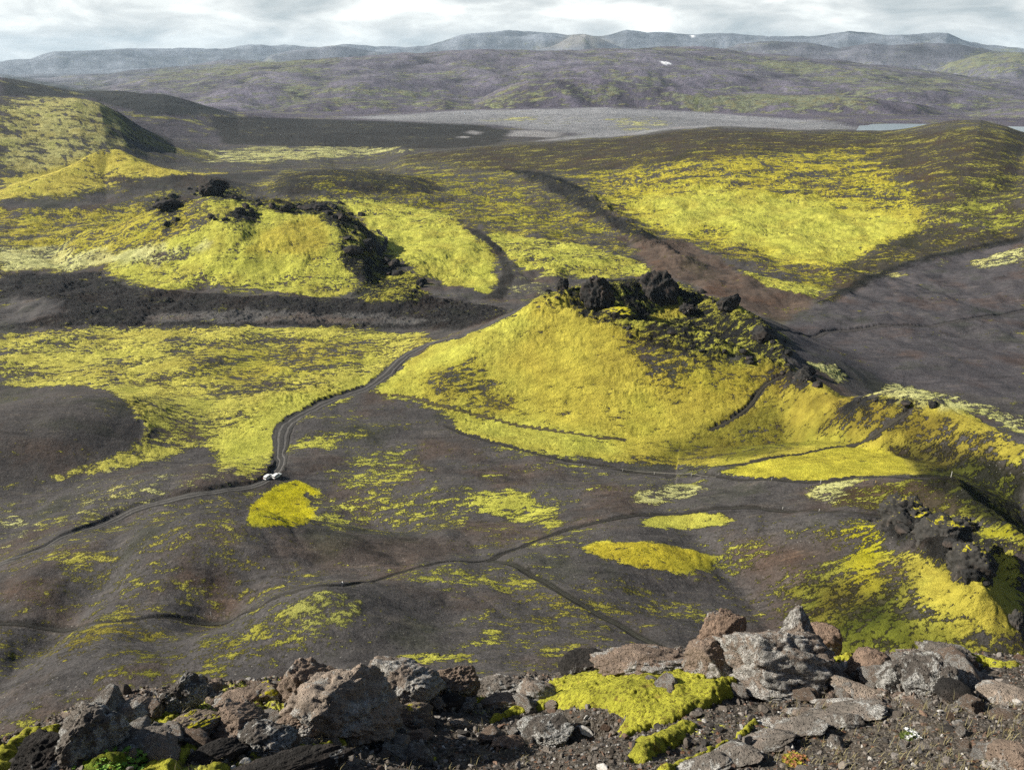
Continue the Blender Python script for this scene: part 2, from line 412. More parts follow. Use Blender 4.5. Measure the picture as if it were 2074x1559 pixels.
def moss(c, col, pts, soft=.004, wob=.010, **k):
    w, m = mask_of(pts, soft * 2.2, wob * 1.6, **k)
    c = c * (1.12 if c > .955 else .95 if c > .7 else 1)
    cov[w] += (c - cov[w]) * m
    mcol[w] += (np.array(col, np.float32) - mcol[w]) * m[..., None]
def soil(col, pts, c=None, r=None, soft=.006, wob=.012, **k):
    w, m = mask_of(pts, soft, wob, **k)
    scol[w] += (np.array(col, np.float32) - scol[w]) * m[..., None]
    if c is not None: cov[w] += (c - cov[w]) * m
    if r is not None: rough2[w] += (r - rough2[w]) * m

# --- far
F = dict(dmin=1500)
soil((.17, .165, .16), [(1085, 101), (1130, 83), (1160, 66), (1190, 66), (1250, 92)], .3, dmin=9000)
moss(.5, FARMOSS, [(1900, 138), (1950, 112), (2000, 95), (2074, 94), (2074, 150), (1960, 148)], **F)
for a in [(1335, 124, 28, 7), ]:
    x0, y0, w0, h0 = a
    soil((.85, .86, .86), [(x0, y0), (x0 + w0 * .5, y0 + 1), (x0 + w0, y0 + h0), (x0 + w0 * .4, y0 + h0)], 0, soft=.001, wob=.001, dmin=2500)
for x0, y0 in [(1398, 72), (1436, 86)]:
    soil((.85, .86, .86), [(x0, y0), (x0 + 6, y0 - 1), (x0 + 8, y0 + 4), (x0 + 2, y0 + 3)], 0, soft=.0006, wob=.002, dmin=9000)
moss(.46, FARMOSS, [(250, 150), (420, 135), (560, 119), (680, 120), (650, 150), (500, 145), (300, 165)], wob=.02, **F)
moss(.36, FARMOSS, [(460, 190), (620, 175), (800, 180), (900, 200), (760, 215), (560, 215)], wob=.02, **F)
moss(.52, FARMOSS, [(1340, 195), (1400, 188), (1500, 190), (1680, 195), (1800, 205), (1750, 225), (1500, 226), (1380, 215)], wob=.015, **F)
moss(.44, FARMOSS, [(1480, 120), (1600, 122), (1750, 140), (1900, 155), (2000, 185), (1800, 185), (1600, 155)], wob=.02, **F)
moss(.3, FARMOSS, [(1120, 150), (1300, 155), (1330, 190), (1180, 205), (1100, 190)], wob=.02, **F)
soil(DARK, [(420, 235), (930, 250), (1010, 258), (1040, 268), (1000, 300), (800, 302), (450, 292)], .10, .25, **F)
soil(SAND, [(700, 238), (940, 224), (1230, 218), (1400, 227), (1700, 248), (1750, 262), (1400, 264), (1200, 280), (1080, 287), (1180, 272), (1080, 262), (980, 252), (850, 248)], .12, soft=.02, wob=.02, **F)
soil((.26, .25, .245), [(1026, 276), (1040, 265), (1090, 264), (1140, 270), (1120, 279)], 0, soft=.008, wob=.004, **F)
soil((.26, .25, .245), [(940, 269), (955, 265), (978, 268), (965, 273)], 0, soft=.006, wob=.004, **F)
soil((.26, .25, .245), [(922, 278), (938, 276), (955, 278), (940, 280)], 0, soft=.004, wob=.003, **F)
moss(.58, PALE, [(1225, 262), (1250, 240), (1300, 235), (1345, 240), (1370, 255), (1300, 266)], wob=.02, **F)
moss(.42, PALE, [(950, 246), (1000, 236), (1080, 236), (1100, 243), (1020, 248)], wob=.02, **F)
moss(.5, (.27, .27, .08), [(270, 235), (350, 220), (430, 222), (520, 232), (420, 242), (320, 250)], wob=.02, **F)
# --- left far hills
soil((.05, .052, .05), [(0, 150), (60, 160), (150, 178), (330, 190), (480, 232), (300, 235), (230, 215), (190, 200), (0, 193)], .14, dmin=1900)
moss(.76, (.46, .43, .16), [(0, 200), (150, 198), (200, 208), (240, 228), (262, 262), (300, 300), (200, 310), (100, 345), (0, 345)], dmin=1250, wob=.02)
moss(.45, (.25, .24, .06), [(240, 228), (290, 262), (350, 290), (470, 320), (420, 340), (330, 330), (262, 300)], dmin=1000, wob=.02)
moss(.66, PALE, [(420, 308), (520, 298), (700, 297), (860, 300), (800, 312), (640, 322), (560, 330), (440, 330)], dmin=1000, wob=.02)
moss(.95, (.50, .43, .075), [(0, 360), (80, 352), (130, 336), (200, 307), (240, 305), (330, 342), (400, 352), (470, 350), (330, 372), (200, 385), (60, 402), (0, 405)], dmin=700)
# --- mid field
soil(DARK, [(215, 368), (330, 358), (470, 352), (560, 350), (500, 375), (380, 384), (260, 385)], .08, dmin=700)
soil(GRAVEL, [(0, 412), (120, 400), (220, 392), (300, 398), (150, 425), (0, 432)], .12, dmin=600)
moss(.74, (.40, .35, .04), [(0, 425), (150, 420), (300, 410), (420, 440), (300, 500), (150, 530), (0, 545)], dmin=480, wob=.02)
moss(.9, LEMON, [(200, 545), (330, 490), (420, 445), (400, 380), (430, 372), (520, 408), (620, 418), (720, 450), (740, 520), (720, 590), (640, 605), (560, 588), (300, 582)], dmin=480)
moss(.85, PALE, [(0, 500), (120, 505), (300, 500), (420, 500), (300, 530), (150, 545), (0, 550)], dmin=480, wob=.02)
moss(.97, GOLD, [(520, 475), (640, 432), (672, 470), (640, 520), (560, 520), (500, 510)], dmin=480)
moss(.60, (.33, .30, .03), [(560, 400), (640, 362), (900, 352), (1000, 360), (1100, 400), (1250, 470), (1150, 482), (950, 445), (700, 400)], dmin=600, wob=.02)
soil((.032, .030, .026), [(520, 388), (580, 352), (650, 343), (760, 345), (870, 362), (900, 388), (800, 398), (700, 385), (600, 398)], .36, .35, dmin=700, wob=.02)
moss(1.0, LEMON, [(690, 412), (760, 412), (870, 432), (940, 462), (1000, 520), (1006, 565), (985, 594), (900, 572), (800, 525), (745, 455)], dmin=480)
moss(.9, LEMON, [(640, 405), (720, 400), (900, 432), (940, 455), (920, 468), (760, 440)], dmin=480)
moss(.86, LEMON, [(960, 482), (1050, 472), (1200, 502), (1310, 535), (1316, 556), (1200, 566), (1060, 542), (1000, 505)], dmin=480, wob=.014)
soil((.030, .028, .024), [(940, 460), (1000, 503), (1018, 545), (1008, 588), (975, 606), (1020, 606), (1042, 565), (1024, 512), (972, 466)], .08, .2, dmin=480, soft=.002, wob=.004)
moss(.4, PALE, [(1030, 580), (1060, 560), (1110, 572), (1120, 600), (1050, 600)], dmin=480, wob=.02)
# --- big hill to the right
moss(.56, (.32, .28, .035), [(1000, 345), (1200, 335), (1450, 300), (1760, 290), (1900, 360), (1900, 470), (1750, 540), (1680, 590), (1560, 570), (1400, 510), (1300, 470), (1180, 385), (1100, 350)], dmin=560, soft=.02, wob=.03)
soil((.050, .042, .032), [(800, 320), (950, 302), (1250, 282), (1400, 264), (1700, 270), (2074, 262), (2074, 450), (1890, 440), (1860, 390), (1780, 330), (1740, 305), (1500, 318), (1200, 350), (1000, 345)], .40, dmin=620, wob=.03, soft=.02)
moss(.74, (.46, .40, .040), [(1190, 350), (1250, 345), (1350, 332), (1500, 318), (1720, 306), (1780, 330), (1850, 385), (1880, 440), (1820, 495), (1720, 520), (1690, 545), (1600, 540), (1480, 500), (1330, 465), (1240, 410)], dmin=560, wob=.03, soft=.014)
moss(.97, LEMON, [(1290, 400), (1450, 380), (1600, 400), (1750, 420), (1850, 455), (1780, 500), (1700, 530), (1600, 525), (1450, 480), (1320, 455)], dmin=560, wob=.035, soft=.02)
moss(.52, (.33, .32, .05), [(1880, 400), (1950, 370), (2074, 360), (2074, 470), (1960, 480), (1900, 450)], dmin=560, wob=.02)
soil((.045, .04, .03), [(1700, 545), (1780, 500), (1900, 450), (1980, 470), (2074, 455), (2074, 482), (1960, 500), (1850, 525), (1760, 560), (1690, 600)], .38, dmin=560, wob=.016)
soil((.020, .020, .016), [(1655, 614), (1750, 562), (1850, 527), (1960, 500), (2074, 479), (2074, 494), (1960, 514), (1850, 542), (1760, 578), (1690, 614)], .12, .4, dmin=560, soft=.002, wob=.004)
soil(LAVA, [(1030, 345), (1110, 348), (1180, 380), (1230, 425), (1300, 468), (1400, 505), (1300, 495), (1200, 435), (1100, 375)], .22, .7, dmin=560)
soil(BROWN, [(1250, 480), (1400, 492), (1500, 555), (1650, 602), (1600, 655), (1450, 612), (1400, 575), (1340, 560)], .08, dmin=480, wob=.016)
moss(.85, LEMON, [(1500, 548), (1560, 560), (1670, 588), (1645, 603), (1560, 582)], dmin=480, soft=.003, wob=.006)
soil(PURPLE, [(1590, 655), (1680, 612), (1850, 533), (2074, 488), (2074, 810), (1900, 790), (1750, 770), (1620, 722)], .03, dmin=330, wob=.01)
moss(.66, PALE, [(1960, 548), (2000, 517), (2074, 500), (2074, 535), (2000, 545)], dmin=400, wob=.012)
moss(.6, PALE, [(1785, 562), (1810, 552), (1830, 556), (1800, 566)], dmin=400)
moss(.45, PALE, [(1870, 540), (1910, 528), (1920, 536), (1880, 545)], dmin=400)
# --- lava flow across the valley
soil((.028, .026, .025), [(0, 556), (140, 556), (200, 550), (260, 583), (480, 600), (700, 606), (860, 600), (1000, 622), (1055, 640), (990, 668), (700, 664), (400, 660), (200, 662), (0, 668)], .10, .95, dmin=440)
soil(GRAVEL, [(0, 606), (60, 602), (120, 612), (130, 632), (60, 655), (0, 658)], .04, 0, dmin=440)
soil((.10, .095, .09), [(280, 640), (500, 632), (760, 640), (900, 652), (800, 658), (500, 656), (300, 655)], .1, .9, dmin=440, wob=.02)
soil(LAVA, [(300, 412), (350, 396), (385, 404), (370, 430), (330, 440)], .4, 1, dmin=480, wob=.02)
soil(LAVA, [(330, 450), (365, 440), (385, 452), (345, 466)], .4, 1, dmin=480, wob=.02)
soil(LAVA, [(405, 380), (450, 368), (490, 395), (470, 410), (430, 398)], .4, 1, dmin=480, wob=.016)
soil(LAVA, [(445, 450), (480, 425), (530, 412), (560, 420), (520, 440), (480, 462)], .38, 1, dmin=480, wob=.02)
soil(LAVA, [(590, 425), (680, 418), (722, 440), (765, 500), (855, 580), (860, 612), (760, 606), (728, 560), (692, 540), (680, 470), (650, 440)], .46, 1, dmin=480, wob=.02)
soil(LAVA, [(716, 596), (745, 562), (800, 552), (850, 570), (868, 596), (850, 616), (740, 614)], .52, 1, dmin=480, wob=.02)
soil(LAVA, [(480, 398), (560, 404), (680, 412), (692, 430), (600, 434), (520, 428)], .42, 1, dmin=480, wob=.02)
# --- yellow plain on the left
moss(.80, (.50, .46, .085), [(0, 674), (200, 664), (500, 662), (700, 666), (880, 675), (880, 690), (830, 712), (795, 745), (760, 775), (700, 803), (620, 833), (572, 868), (555, 900), (545, 945), (500, 978), (440, 968), (430, 900), (400, 905), (330, 930), (260, 945), (150, 980), (0, 992)], dmin=230)
moss(.60, (.40, .36, .05), [(420, 700), (750, 690), (740, 740), (600, 760), (500, 790), (360, 760)], dmin=230, soft=.02, wob=.03)
moss(.62, (.45, .42, .08), [(300, 800), (430, 810), (440, 900), (400, 905), (320, 900)], dmin=230, wob=.02)
moss(.97, LEMON, [(430, 905), (470, 850), (560, 800), (700, 780), (760, 760), (760, 775), (700, 803), (620, 833), (572, 868), (555, 900), (545, 945), (500, 978), (445, 968)], dmin=230, soft=.012)
soil((.058, .052, .048), [(-60, 790), (0, 785), (130, 781), (222, 791), (268, 828), (283, 870), (255, 912), (190, 938), (90, 968), (-60, 985)], .05, dmin=200)
moss(.26, PALE, [(0, 995), (250, 955), (330, 934), (430, 948), (530, 978), (300, 1030), (150, 1080), (0, 1120)], dmin=150, wob=.02)
# --- near slopes
moss(.34, (.36, .33, .06), [(0, 1000), (300, 1040), (500, 990), (620, 1080), (560, 1200), (480, 1250), (200, 1260), (0, 1260)], dmin=120, soft=.05, wob=.05)
moss(.30, (.34, .31, .05), [(1000, 1150), (1400, 1160), (1560, 1120), (1600, 1250), (1350, 1300), (1000, 1290)], dmin=70, soft=.05, wob=.05)
moss(1.0, (.50, .445, .012), [(498, 1042), (520, 1010), (560, 985), (600, 966), (640, 985), (656, 1015), (640, 1045), (610, 1065), (545, 1068), (505, 1060)], dmin=120, soft=.002)
moss(.55, LEMON, [(600, 905), (620, 878), (700, 868), (720, 878), (660, 905)], dmin=120, wob=.02)
moss(.55, LEMON, [(640, 955), (720, 925), (830, 925), (868, 952), (830, 978), (730, 990), (670, 980)], dmin=120, wob=.03)
moss(.88, LEMON, [(690, 1032), (800, 1010), (862, 1010), (810, 1034), (700, 1046)], dmin=120)
moss(.46, LEMON, [(640, 1010), (900, 985), (1000, 1000), (960, 1055), (860, 1082), (720, 1092), (640, 1070)], dmin=120, wob=.03)
moss(.80, LEMON, [(945, 1002), (1035, 985), (1070, 1005), (1130, 1035), (1144, 1056), (1112, 1080), (1092, 1060), (1040, 1056), (960, 1030)], dmin=120)
moss(.6, LEMON, [(965, 972), (990, 958), (1015, 962), (1000, 975)], dmin=120)
moss(.42, (.36, .36, .09), [(550, 1220), (640, 1195), (712, 1200), (735, 1235), (702, 1262), (690, 1322), (640, 1302), (580, 1262)], dmin=90, wob=.02)
moss(.62, LEMON, [(585, 1285), (615, 1290), (640, 1312), (622, 1318)], dmin=90)
moss(.95, LEMON, [(765, 1346), (800, 1330), (870, 1319), (962, 1325), (955, 1339), (850, 1348)], dmin=60, soft=.003)
moss(.45, LEMON, [(860, 1325), (960, 1290), (1045, 1268), (1040, 1280), (960, 1310), (900, 1328)], dmin=60, wob=.03)
moss(.66, LEMON, [(218, 1300), (240, 1296), (252, 1330), (240, 1335)], dmin=60)
moss(.45, PALE, [(0, 1050), (50, 1055), (62, 1090), (0, 1112)], dmin=90, wob=.02)
moss(.6, LEMON, [(0, 1452), (60, 1440), (132, 1460), (90, 1492), (0, 1530)], dmin=60, wob=.02)
moss(.3, OLIVE, [(0, 1250), (200, 1260), (500, 1255), (560, 1330), (500, 1400), (0, 1440)], dmin=60, soft=.05, wob=.06)
for g in [[(0, 1165), (110, 1170), (170, 1270), (120, 1270), (0, 1200)], [(380, 1160), (440, 1170), (480, 1240), (430, 1245)]]:
    soil(RUST, g, .2, dmin=80, soft=.02, wob=.03)
soil((.066, .053, .045), [(560, 1080), (800, 1090), (1000, 1090), (900, 1130), (650, 1160), (540, 1120)], .08, dmin=80, soft=.03, wob=.03)
moss(1.0, LEMON, [(1294, 1055), (1330, 1043), (1400, 1037), (1470, 1042), (1490, 1053), (1460, 1066), (1380, 1070), (1310, 1065)], dmin=100, soft=.003, wob=.005)
moss(.98, (.47, .39, .03), [(1175, 1110), (1210, 1097), (1300, 1097), (1400, 1110), (1450, 1130), (1440, 1150), (1390, 1165), (1290, 1148), (1220, 1130)], dmin=100, soft=.004, wob=.006)
moss(.7, PALE, [(1274, 1016), (1310, 990), (1380, 978), (1432, 985), (1400, 1006), (1320, 1026)], dmin=100, wob=.014)
# --- main cone
moss(.98, GOLD, [(768, 796), (830, 730), (880, 700), (960, 675), (1000, 666), (1040, 640), (1080, 606), (1130, 592), (1170, 600), (1200, 640), (1300, 690), (1420, 720), (1500, 740), (1560, 740), (1640, 760), (1700, 800), (1800, 805), (1900, 812), (1990, 850), (2074, 905), (2074, 958), (1960, 930), (1880, 962), (1640, 960), (1480, 945), (1300, 940), (1150, 920), (1010, 900), (930, 870), (900, 828), (850, 806)], dmin=240, soft=.003, wob=.006)
moss(.98, LEMON, [(768, 796), (830, 730), (880, 700), (960, 675), (1040, 642), (1120, 600), (1020, 740), (1060, 800), (1100, 860), (1240, 890), (1260, 920), (1150, 920), (1010, 900), (930, 870), (900, 828), (850, 806)], dmin=240, soft=.012, wob=.01)
moss(.70, (.34, .30, .04), [(820, 775), (950, 722), (1000, 742), (1035, 800), (1080, 842), (980, 850), (860, 806)], dmin=240, wob=.02, soft=.01)
moss(.80, (.17, .155, .022), [(1440, 862), (1530, 812), (1580, 792), (1620, 842), (1660, 890), (1560, 922), (1420, 935), (1300, 930)], dmin=240, wob=.02, soft=.015)  # olive tone paints in the dimmer light on the cone's right front
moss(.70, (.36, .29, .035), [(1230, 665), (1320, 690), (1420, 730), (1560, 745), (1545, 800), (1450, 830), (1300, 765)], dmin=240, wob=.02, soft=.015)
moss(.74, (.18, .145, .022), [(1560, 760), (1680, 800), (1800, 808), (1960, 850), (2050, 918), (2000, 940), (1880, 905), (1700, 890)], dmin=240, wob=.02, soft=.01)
soil(LAVA, [(1080, 600), (1140, 590), (1185, 576), (1240, 568), (1330, 560), (1400, 585), (1480, 615), (1545, 650), (1580, 700), (1602, 750), (1560, 738), (1500, 722), (1455, 727), (1430, 745), (1380, 722), (1300, 692), (1230, 662), (1175, 640), (1150, 610)], .50, 1.0, dmin=300, wob=.016)
moss(.97, GOLD, [(1310, 645), (1380, 606), (1392, 640), (1335, 657)], dmin=380, soft=.002, wob=.003)
moss(.9, GOLD, [(1090, 605), (1140, 598), (1165, 606), (1120, 640), (1060, 650)], dmin=360, soft=.003)
soil(LAVA, [(1585, 765), (1602, 752), (1625, 765), (1655, 800), (1620, 795)], .2, .9, dmin=240)
soil(LAVA, [(1700, 815), (1760, 812), (1760, 838), (1710, 850)], .3, .8, dmin=240)
soil(LAVA, [(1710, 806), (1800, 804), (1880, 812), (1840, 822), (1740, 818)], .3, .6, dmin=240, soft=.003, wob=.004)
moss(.93, PALE, [(1640, 736), (1690, 740), (1738, 770), (1700, 776)], dmin=300, soft=.003)
moss(.80, PALE, [(1760, 802), (1810, 778), (1930, 800), (2074, 842), (2074, 878), (1960, 832)], dmin=300, wob=.014)
# --- right hand hollows
moss(.72, (.085, .075, .015), [(1785, 902), (1900, 898), (2000, 925), (2074, 945), (2100, 1000), (1960, 965), (1870, 968), (1835, 938)], dmin=200)  # dark moss colour paints in the shade on the slope behind the bench
soil((.03, .026, .018), [(1785, 902), (1900, 898), (2000, 925), (2074, 945), (2100, 1000), (1960, 965), (1870, 968), (1835, 938)], dmin=200)  # soil darkened as well, same painted shade
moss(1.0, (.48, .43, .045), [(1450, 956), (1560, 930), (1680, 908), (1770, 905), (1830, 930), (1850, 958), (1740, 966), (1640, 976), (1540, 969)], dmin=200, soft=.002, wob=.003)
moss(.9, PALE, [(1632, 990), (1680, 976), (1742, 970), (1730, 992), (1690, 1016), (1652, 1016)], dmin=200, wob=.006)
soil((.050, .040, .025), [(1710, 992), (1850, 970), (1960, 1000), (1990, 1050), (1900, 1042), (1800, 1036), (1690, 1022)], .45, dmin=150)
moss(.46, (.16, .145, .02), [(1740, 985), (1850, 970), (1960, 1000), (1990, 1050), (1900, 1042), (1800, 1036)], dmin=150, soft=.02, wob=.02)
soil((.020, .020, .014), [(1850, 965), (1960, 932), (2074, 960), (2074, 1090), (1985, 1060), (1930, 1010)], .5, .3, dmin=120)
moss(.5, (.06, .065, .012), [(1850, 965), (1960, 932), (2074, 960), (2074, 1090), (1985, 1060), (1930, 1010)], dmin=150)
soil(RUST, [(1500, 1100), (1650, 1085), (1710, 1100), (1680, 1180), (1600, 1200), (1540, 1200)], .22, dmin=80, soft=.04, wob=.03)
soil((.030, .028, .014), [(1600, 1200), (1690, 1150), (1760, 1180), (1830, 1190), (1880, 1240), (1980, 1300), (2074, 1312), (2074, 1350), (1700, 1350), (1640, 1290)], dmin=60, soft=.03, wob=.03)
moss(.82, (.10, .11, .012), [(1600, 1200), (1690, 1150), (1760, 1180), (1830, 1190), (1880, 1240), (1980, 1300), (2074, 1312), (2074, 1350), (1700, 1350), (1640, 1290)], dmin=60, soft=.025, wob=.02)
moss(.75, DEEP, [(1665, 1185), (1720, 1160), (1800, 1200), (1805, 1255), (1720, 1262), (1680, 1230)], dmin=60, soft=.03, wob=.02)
moss(.94, (.40, .37, .015), [(1690, 1072), (1740, 1052), (1790, 1060), (1802, 1110), (1790, 1160), (1770, 1190), (1730, 1180), (1710, 1130)], dmin=80, soft=.012)
moss(1.0, GOLD, [(1800, 1130), (1860, 1112), (1940, 1150), (2000, 1122), (2074, 1112), (2074, 1292), (1980, 1285), (1900, 1248), (1850, 1220), (1870, 1180)], dmin=60, soft=.012)
soil((.03, .029, .026), [(1790, 1048), (1830, 1022), (1872, 1050), (1930, 1070), (2000, 1090), (2074, 1100), (2074, 1122), (1990, 1112), (1940, 1132), (1985, 1180), (1962, 1196), (1910, 1150), (1860, 1112), (1805, 1092)], .2, 1, dmin=80)
moss(.9, (.36, .33, .02), [(1985, 1090), (2000, 1070), (2050, 1066), (2062, 1088), (2020, 1098)], dmin=80)

# --- moss among the rocks of the crest
for c, g in [(.78, [(150, 1450), (420, 1425), (620, 1420), (600, 1480), (420, 1500), (200, 1540), (120, 1530)]), (.80, [(230, 1500), (420, 1490), (520, 1500), (500, 1560), (240, 1575)]), (.55, [(820, 1405), (960, 1398), (1100, 1400), (1060, 1440), (900, 1440)]),
             (.5, [(1260, 1500), (1420, 1460), (1520, 1440), (1540, 1470), (1440, 1530), (1300, 1575)]), (.45, [(1660, 1335), (1900, 1330), (2074, 1340), (2074, 1352), (1700, 1350)]), (.5, [(440, 1395), (560, 1385), (560, 1405), (440, 1415)])]:
    moss(c, LEMON, g, .03, .06, dmin=.8, dmax=9)
# ------------------------------------------------------------------ tracks: worn into the ground, then surfaced with their own strips
TRACKS = []
def track(name, label, pts, width, depth, col, dmin=60, smooth=2, dmax=1e9):
    P = np.array([ground(*p, dmin, dmax)[2:4] for p in pts])
    for _ in range(smooth):      # Chaikin
        Q = [P[0]]
        for a, b in zip(P[:-1], P[1:]):
            Q += [a * .75 + b * .25, a * .25 + b * .75]
        P = np.array(Q + [P[-1]])
    s = np.concatenate([[0], np.cumsum(np.linalg.norm(np.diff(P, axis=0), axis=1))])
    n = max(8, int(s[-1] / 0.9))
    t = np.linspace(0, s[-1], n)
    P = np.stack([np.interp(t, s, P[:, 0]), np.interp(t, s, P[:, 1])], 1)
    if isinstance(width, list):
        W = np.interp(t / s[-1], [w[0] for w in width], [w[1] for w in width])
    else:
        W = np.full(n, width)
    wig = np.stack([perlin(t / 9, t * 0 + .3, 81), perlin(t / 9, t * 0 + 7.3, 82)], 1) * min(1.0, .3 * W.mean() + .3)
    P = P + wig; W = W * (1 + .45 * perlin(t / 6, t * 0 + 3.1, 83))
    zc = zat(P[:, 0], P[:, 1])
    k = np.ones(7) / 7
    zc = np.convolve(np.pad(zc, 3, mode='edge'), k, 'valid') - depth
    TRACKS.append([name, label, P, W, zc, col])
    bd = {}
    for (x0, y0), w, z0 in zip(P, W, zc):
        d = math.hypot(x0, y0); az = math.atan2(x0, y0); m = w * .5 + 1.6
        rs = rows_of(d - m, d + m); cs = cols_of(az - m / d, az + m / d)
        dd = np.hypot(X[rs, cs] - x0, Y[rs, cs] - y0)
        key = 1 - sstep(w * .5 + .15, w * .5 + 1.1, dd)
        Z[rs, cs] += (z0 - Z[rs, cs]) * key * 0.55
    for (x0, y0), w in zip(P, W):
        d = math.hypot(x0, y0); az = math.atan2(x0, y0); m = w * .5 + 2.0
        r0, r1 = np.searchsorted(LN2, [math.log(d - m), math.log(d + m)]); c0, c1 = np.searchsorted(AZ2, [az - m / d, az + m / d])
        dd = np.hypot(X2[r0:r1, c0:c1] - x0, Y2[r0:r1, c0:c1] - y0)
        key = 1 - sstep(w * .5 + .3, w * .5 + 1.1, dd)
        cov[r0:r1, c0:c1] *= 1 - key
        scol[r0:r1, c0:c1] += (np.array(col, np.float32) * .55 - scol[r0:r1, c0:c1]) * key[..., None] * .8
TR = (.040, .037, .031)
track('gravel_road', 'grey rutted gravel road that bends past the two white cars', [(-60, 1160), (0, 1142), (60, 1118), (150, 1075), (240, 1040), (320, 1018), (420, 997), (500, 985), (545, 972), (568, 948), (567, 900), (574, 868), (605, 838), (660, 812), (730, 790), (775, 765), (802, 738), (832, 714), (880, 692), (935, 682)], [(0, 3.6), (.38, 3.8), (.48, 5.0), (.53, 7.5), (.6, 6.5), (.7, 6.0), (.85, 6.5), (1, 5)], .5, (.070, .066, .060))
track('gravel_track', 'thin dark track across the brown plain right of the crater', [(1562, 666), (1660, 666), (1760, 663), (1850, 660), (1930, 652), (2000, 641), (2074, 627), (2130, 612)], 3.2, .6, (.055, .05, .047), 330)
track('footpath', 'long dark footpath crossing the near gravel slopes from side to side', [(-30, 1264), (60, 1262), (130, 1268), (200, 1262), (280, 1253), (380, 1250), (470, 1252), (520, 1235), (560, 1207), (620, 1190), (700, 1187), (780, 1165), (860, 1145), (990, 1136), (1060, 1105), (1130, 1075), (1200, 1058), (1300, 1040), (1420, 1030), (1550, 1027), (1650, 1034), (1750, 1041), (1790, 1046)], 1.1, .42, TR)
track('footpath', 'dark footpath branching down right towards the foreground rocks', [(995, 1137), (1050, 1145), (1100, 1175), (1150, 1205), (1200, 1235), (1260, 1265), (1310, 1295), (1342, 1312)], 1.1, .42, (.035, .034, .026))
track('footpath', 'roped footpath along the foot of the yellow crater', [(905, 862), (960, 885), (1040, 905), (1100, 922), (1180, 937), (1260, 950), (1330, 957), (1400, 962), (1500, 970), (1580, 972), (1660, 976), (1700, 970), (1755, 963), (1800, 965), (1885, 967)], 1.1, .38, TR)
track('footpath', 'footpath climbing behind the bright moss bench to the dark spur', [(1400, 950), (1480, 943), (1580, 926), (1680, 905), (1740, 900), (1762, 890), (1792, 868), (1825, 845), (1840, 830)], 1.3, .40, (.04, .036, .026), dmax=335)
track('footpath', 'footpath winding up the right flank to the crater notch', [(1440, 870), (1500, 838), (1530, 810), (1545, 782), (1570, 766), (1588, 758)], 1.4, .42, (.04, .036, .026), dmax=392)
track('footpath', 'faint trail across the lower left flank of the crater', [(770, 797), (830, 803), (900, 825), (980, 842), (1080, 865), (1200, 886), (1262, 890)], .6, .22, (.12, .10, .04))
track('footpath', 'short dark trail on the yellow flat left of the hidden hollow', [(765, 464), (785, 480), (782, 498), (768, 516)], 2.0, .5, TR, 480)

# ------------------------------------------------------------------ small relief that follows the cover
def up2(A):
    fr = np.arange(NR) / H; fc = np.arange(NC) / H
    r0 = np.minimum(fr.astype(int), N2R - 2); c0 = np.minimum(fc.astype(int), N2C - 2)
    v = np.minimum(fr - r0, 1)[:, None]; u = np.minimum(fc - c0, 1)[None, :]
    if A.ndim == 3: v = v[..., None]; u = u[..., None]
    v = v.astype(np.float32); u = u.astype(np.float32)
    B = A[r0] * (1 - v) + A[r0 + 1] * v
    return B[:, c0] * (1 - u) + B[:, c0 + 1] * u
for col, g in [((.20, .155, .12), [(120, 1450), (230, 1415), (400, 1390), (560, 1378), (700, 1375), (900, 1385), (900, 1440), (800, 1500), (600, 1540), (300, 1545), (100, 1575), (60, 1510)]), ((.20, .15, .115), [(880, 1380), (1100, 1372), (1140, 1380), (1100, 1425), (900, 1440)]),
               ((.21, .155, .12), [(1180, 1330), (1400, 1300), (1560, 1260), (1700, 1300), (1960, 1330), (1940, 1425), (1700, 1425), (1480, 1415), (1380, 1350)])]:
    soil(col, g, None, 1.0, .03, .05, dmin=.8, dmax=9)
COV = up2(cov); RGH = up2(rough2)
rs = rows_of(1, 9)
x, y = X[rs], Y[rs]
wx = x + .12 * fbm(x / .3, y / .3, 3, 91); wy = y + .12 * fbm(x / .3, y / .3, 3, 92)
Z[rs] += RGH[rs] * (.13 * ridged(wx / .42, wy / .30, 5, 93, .6) - .10 * np.clip(.3 - billow(wx / .22, wy / .16, 3, 94), 0, 1) * 2 - .03)
rs = rows_of(80, 1300)
x, y, D = X[rs], Y[rs], DD[rs]
tp = taper(D, 85, 110, 1000, 1300)
cv = sstep(.35, .9, COV[rs])
wx = x + 2.0 * perlin(x / 7, y / 7, 51); wy = y + 2.0 * perlin(x / 7, y / 7, 52)
bl = billow(wx / 4.6, wy / 3.0, 3, 53, .62)
patch = sstep(-.35, .35, fbm(x / 45, y / 30, 3, 60))       # where the cushions are deep and broken
amp = .28 + .72 * sstep(290, 390, D)
Z[rs] += tp * cv * amp * ((.45 + 1.0 * patch) * bl + .9 * fbm(x / 22, y / 14, 4, 54))
crev = (1 - sstep(.10, .36, bl)) * tp * (.35 + .65 * patch)
COV[rs] -= .46 * crev * (1 - .45 * np.exp(-((D - 380) / 60) ** 2)) * sstep(.3, .7, COV[rs])
Z[rs] += tp * RGH[rs] * (2.6 * ridged(wx / 12, wy / 9, 5, 55, .62) + 1.2 * billow(x / 3.2, y / 3.2, 3, 56, .6) - 1.0)
Z[rs] += tp * (1 - cv) * (.16 * fbm(x / 3, y / 3, 4, 57, .6) + .5 * fbm(x / 30, y / 12, 4, 58, .6))
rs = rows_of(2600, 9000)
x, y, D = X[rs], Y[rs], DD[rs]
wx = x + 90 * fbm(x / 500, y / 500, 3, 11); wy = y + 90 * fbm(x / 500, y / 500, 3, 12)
rb = ridged(wx / 480, wy / 640, 6, 16, .6); rb2 = ridged((x + .6 * y) / 160, (y - .3 * x) / 420, 4, 64, .6)
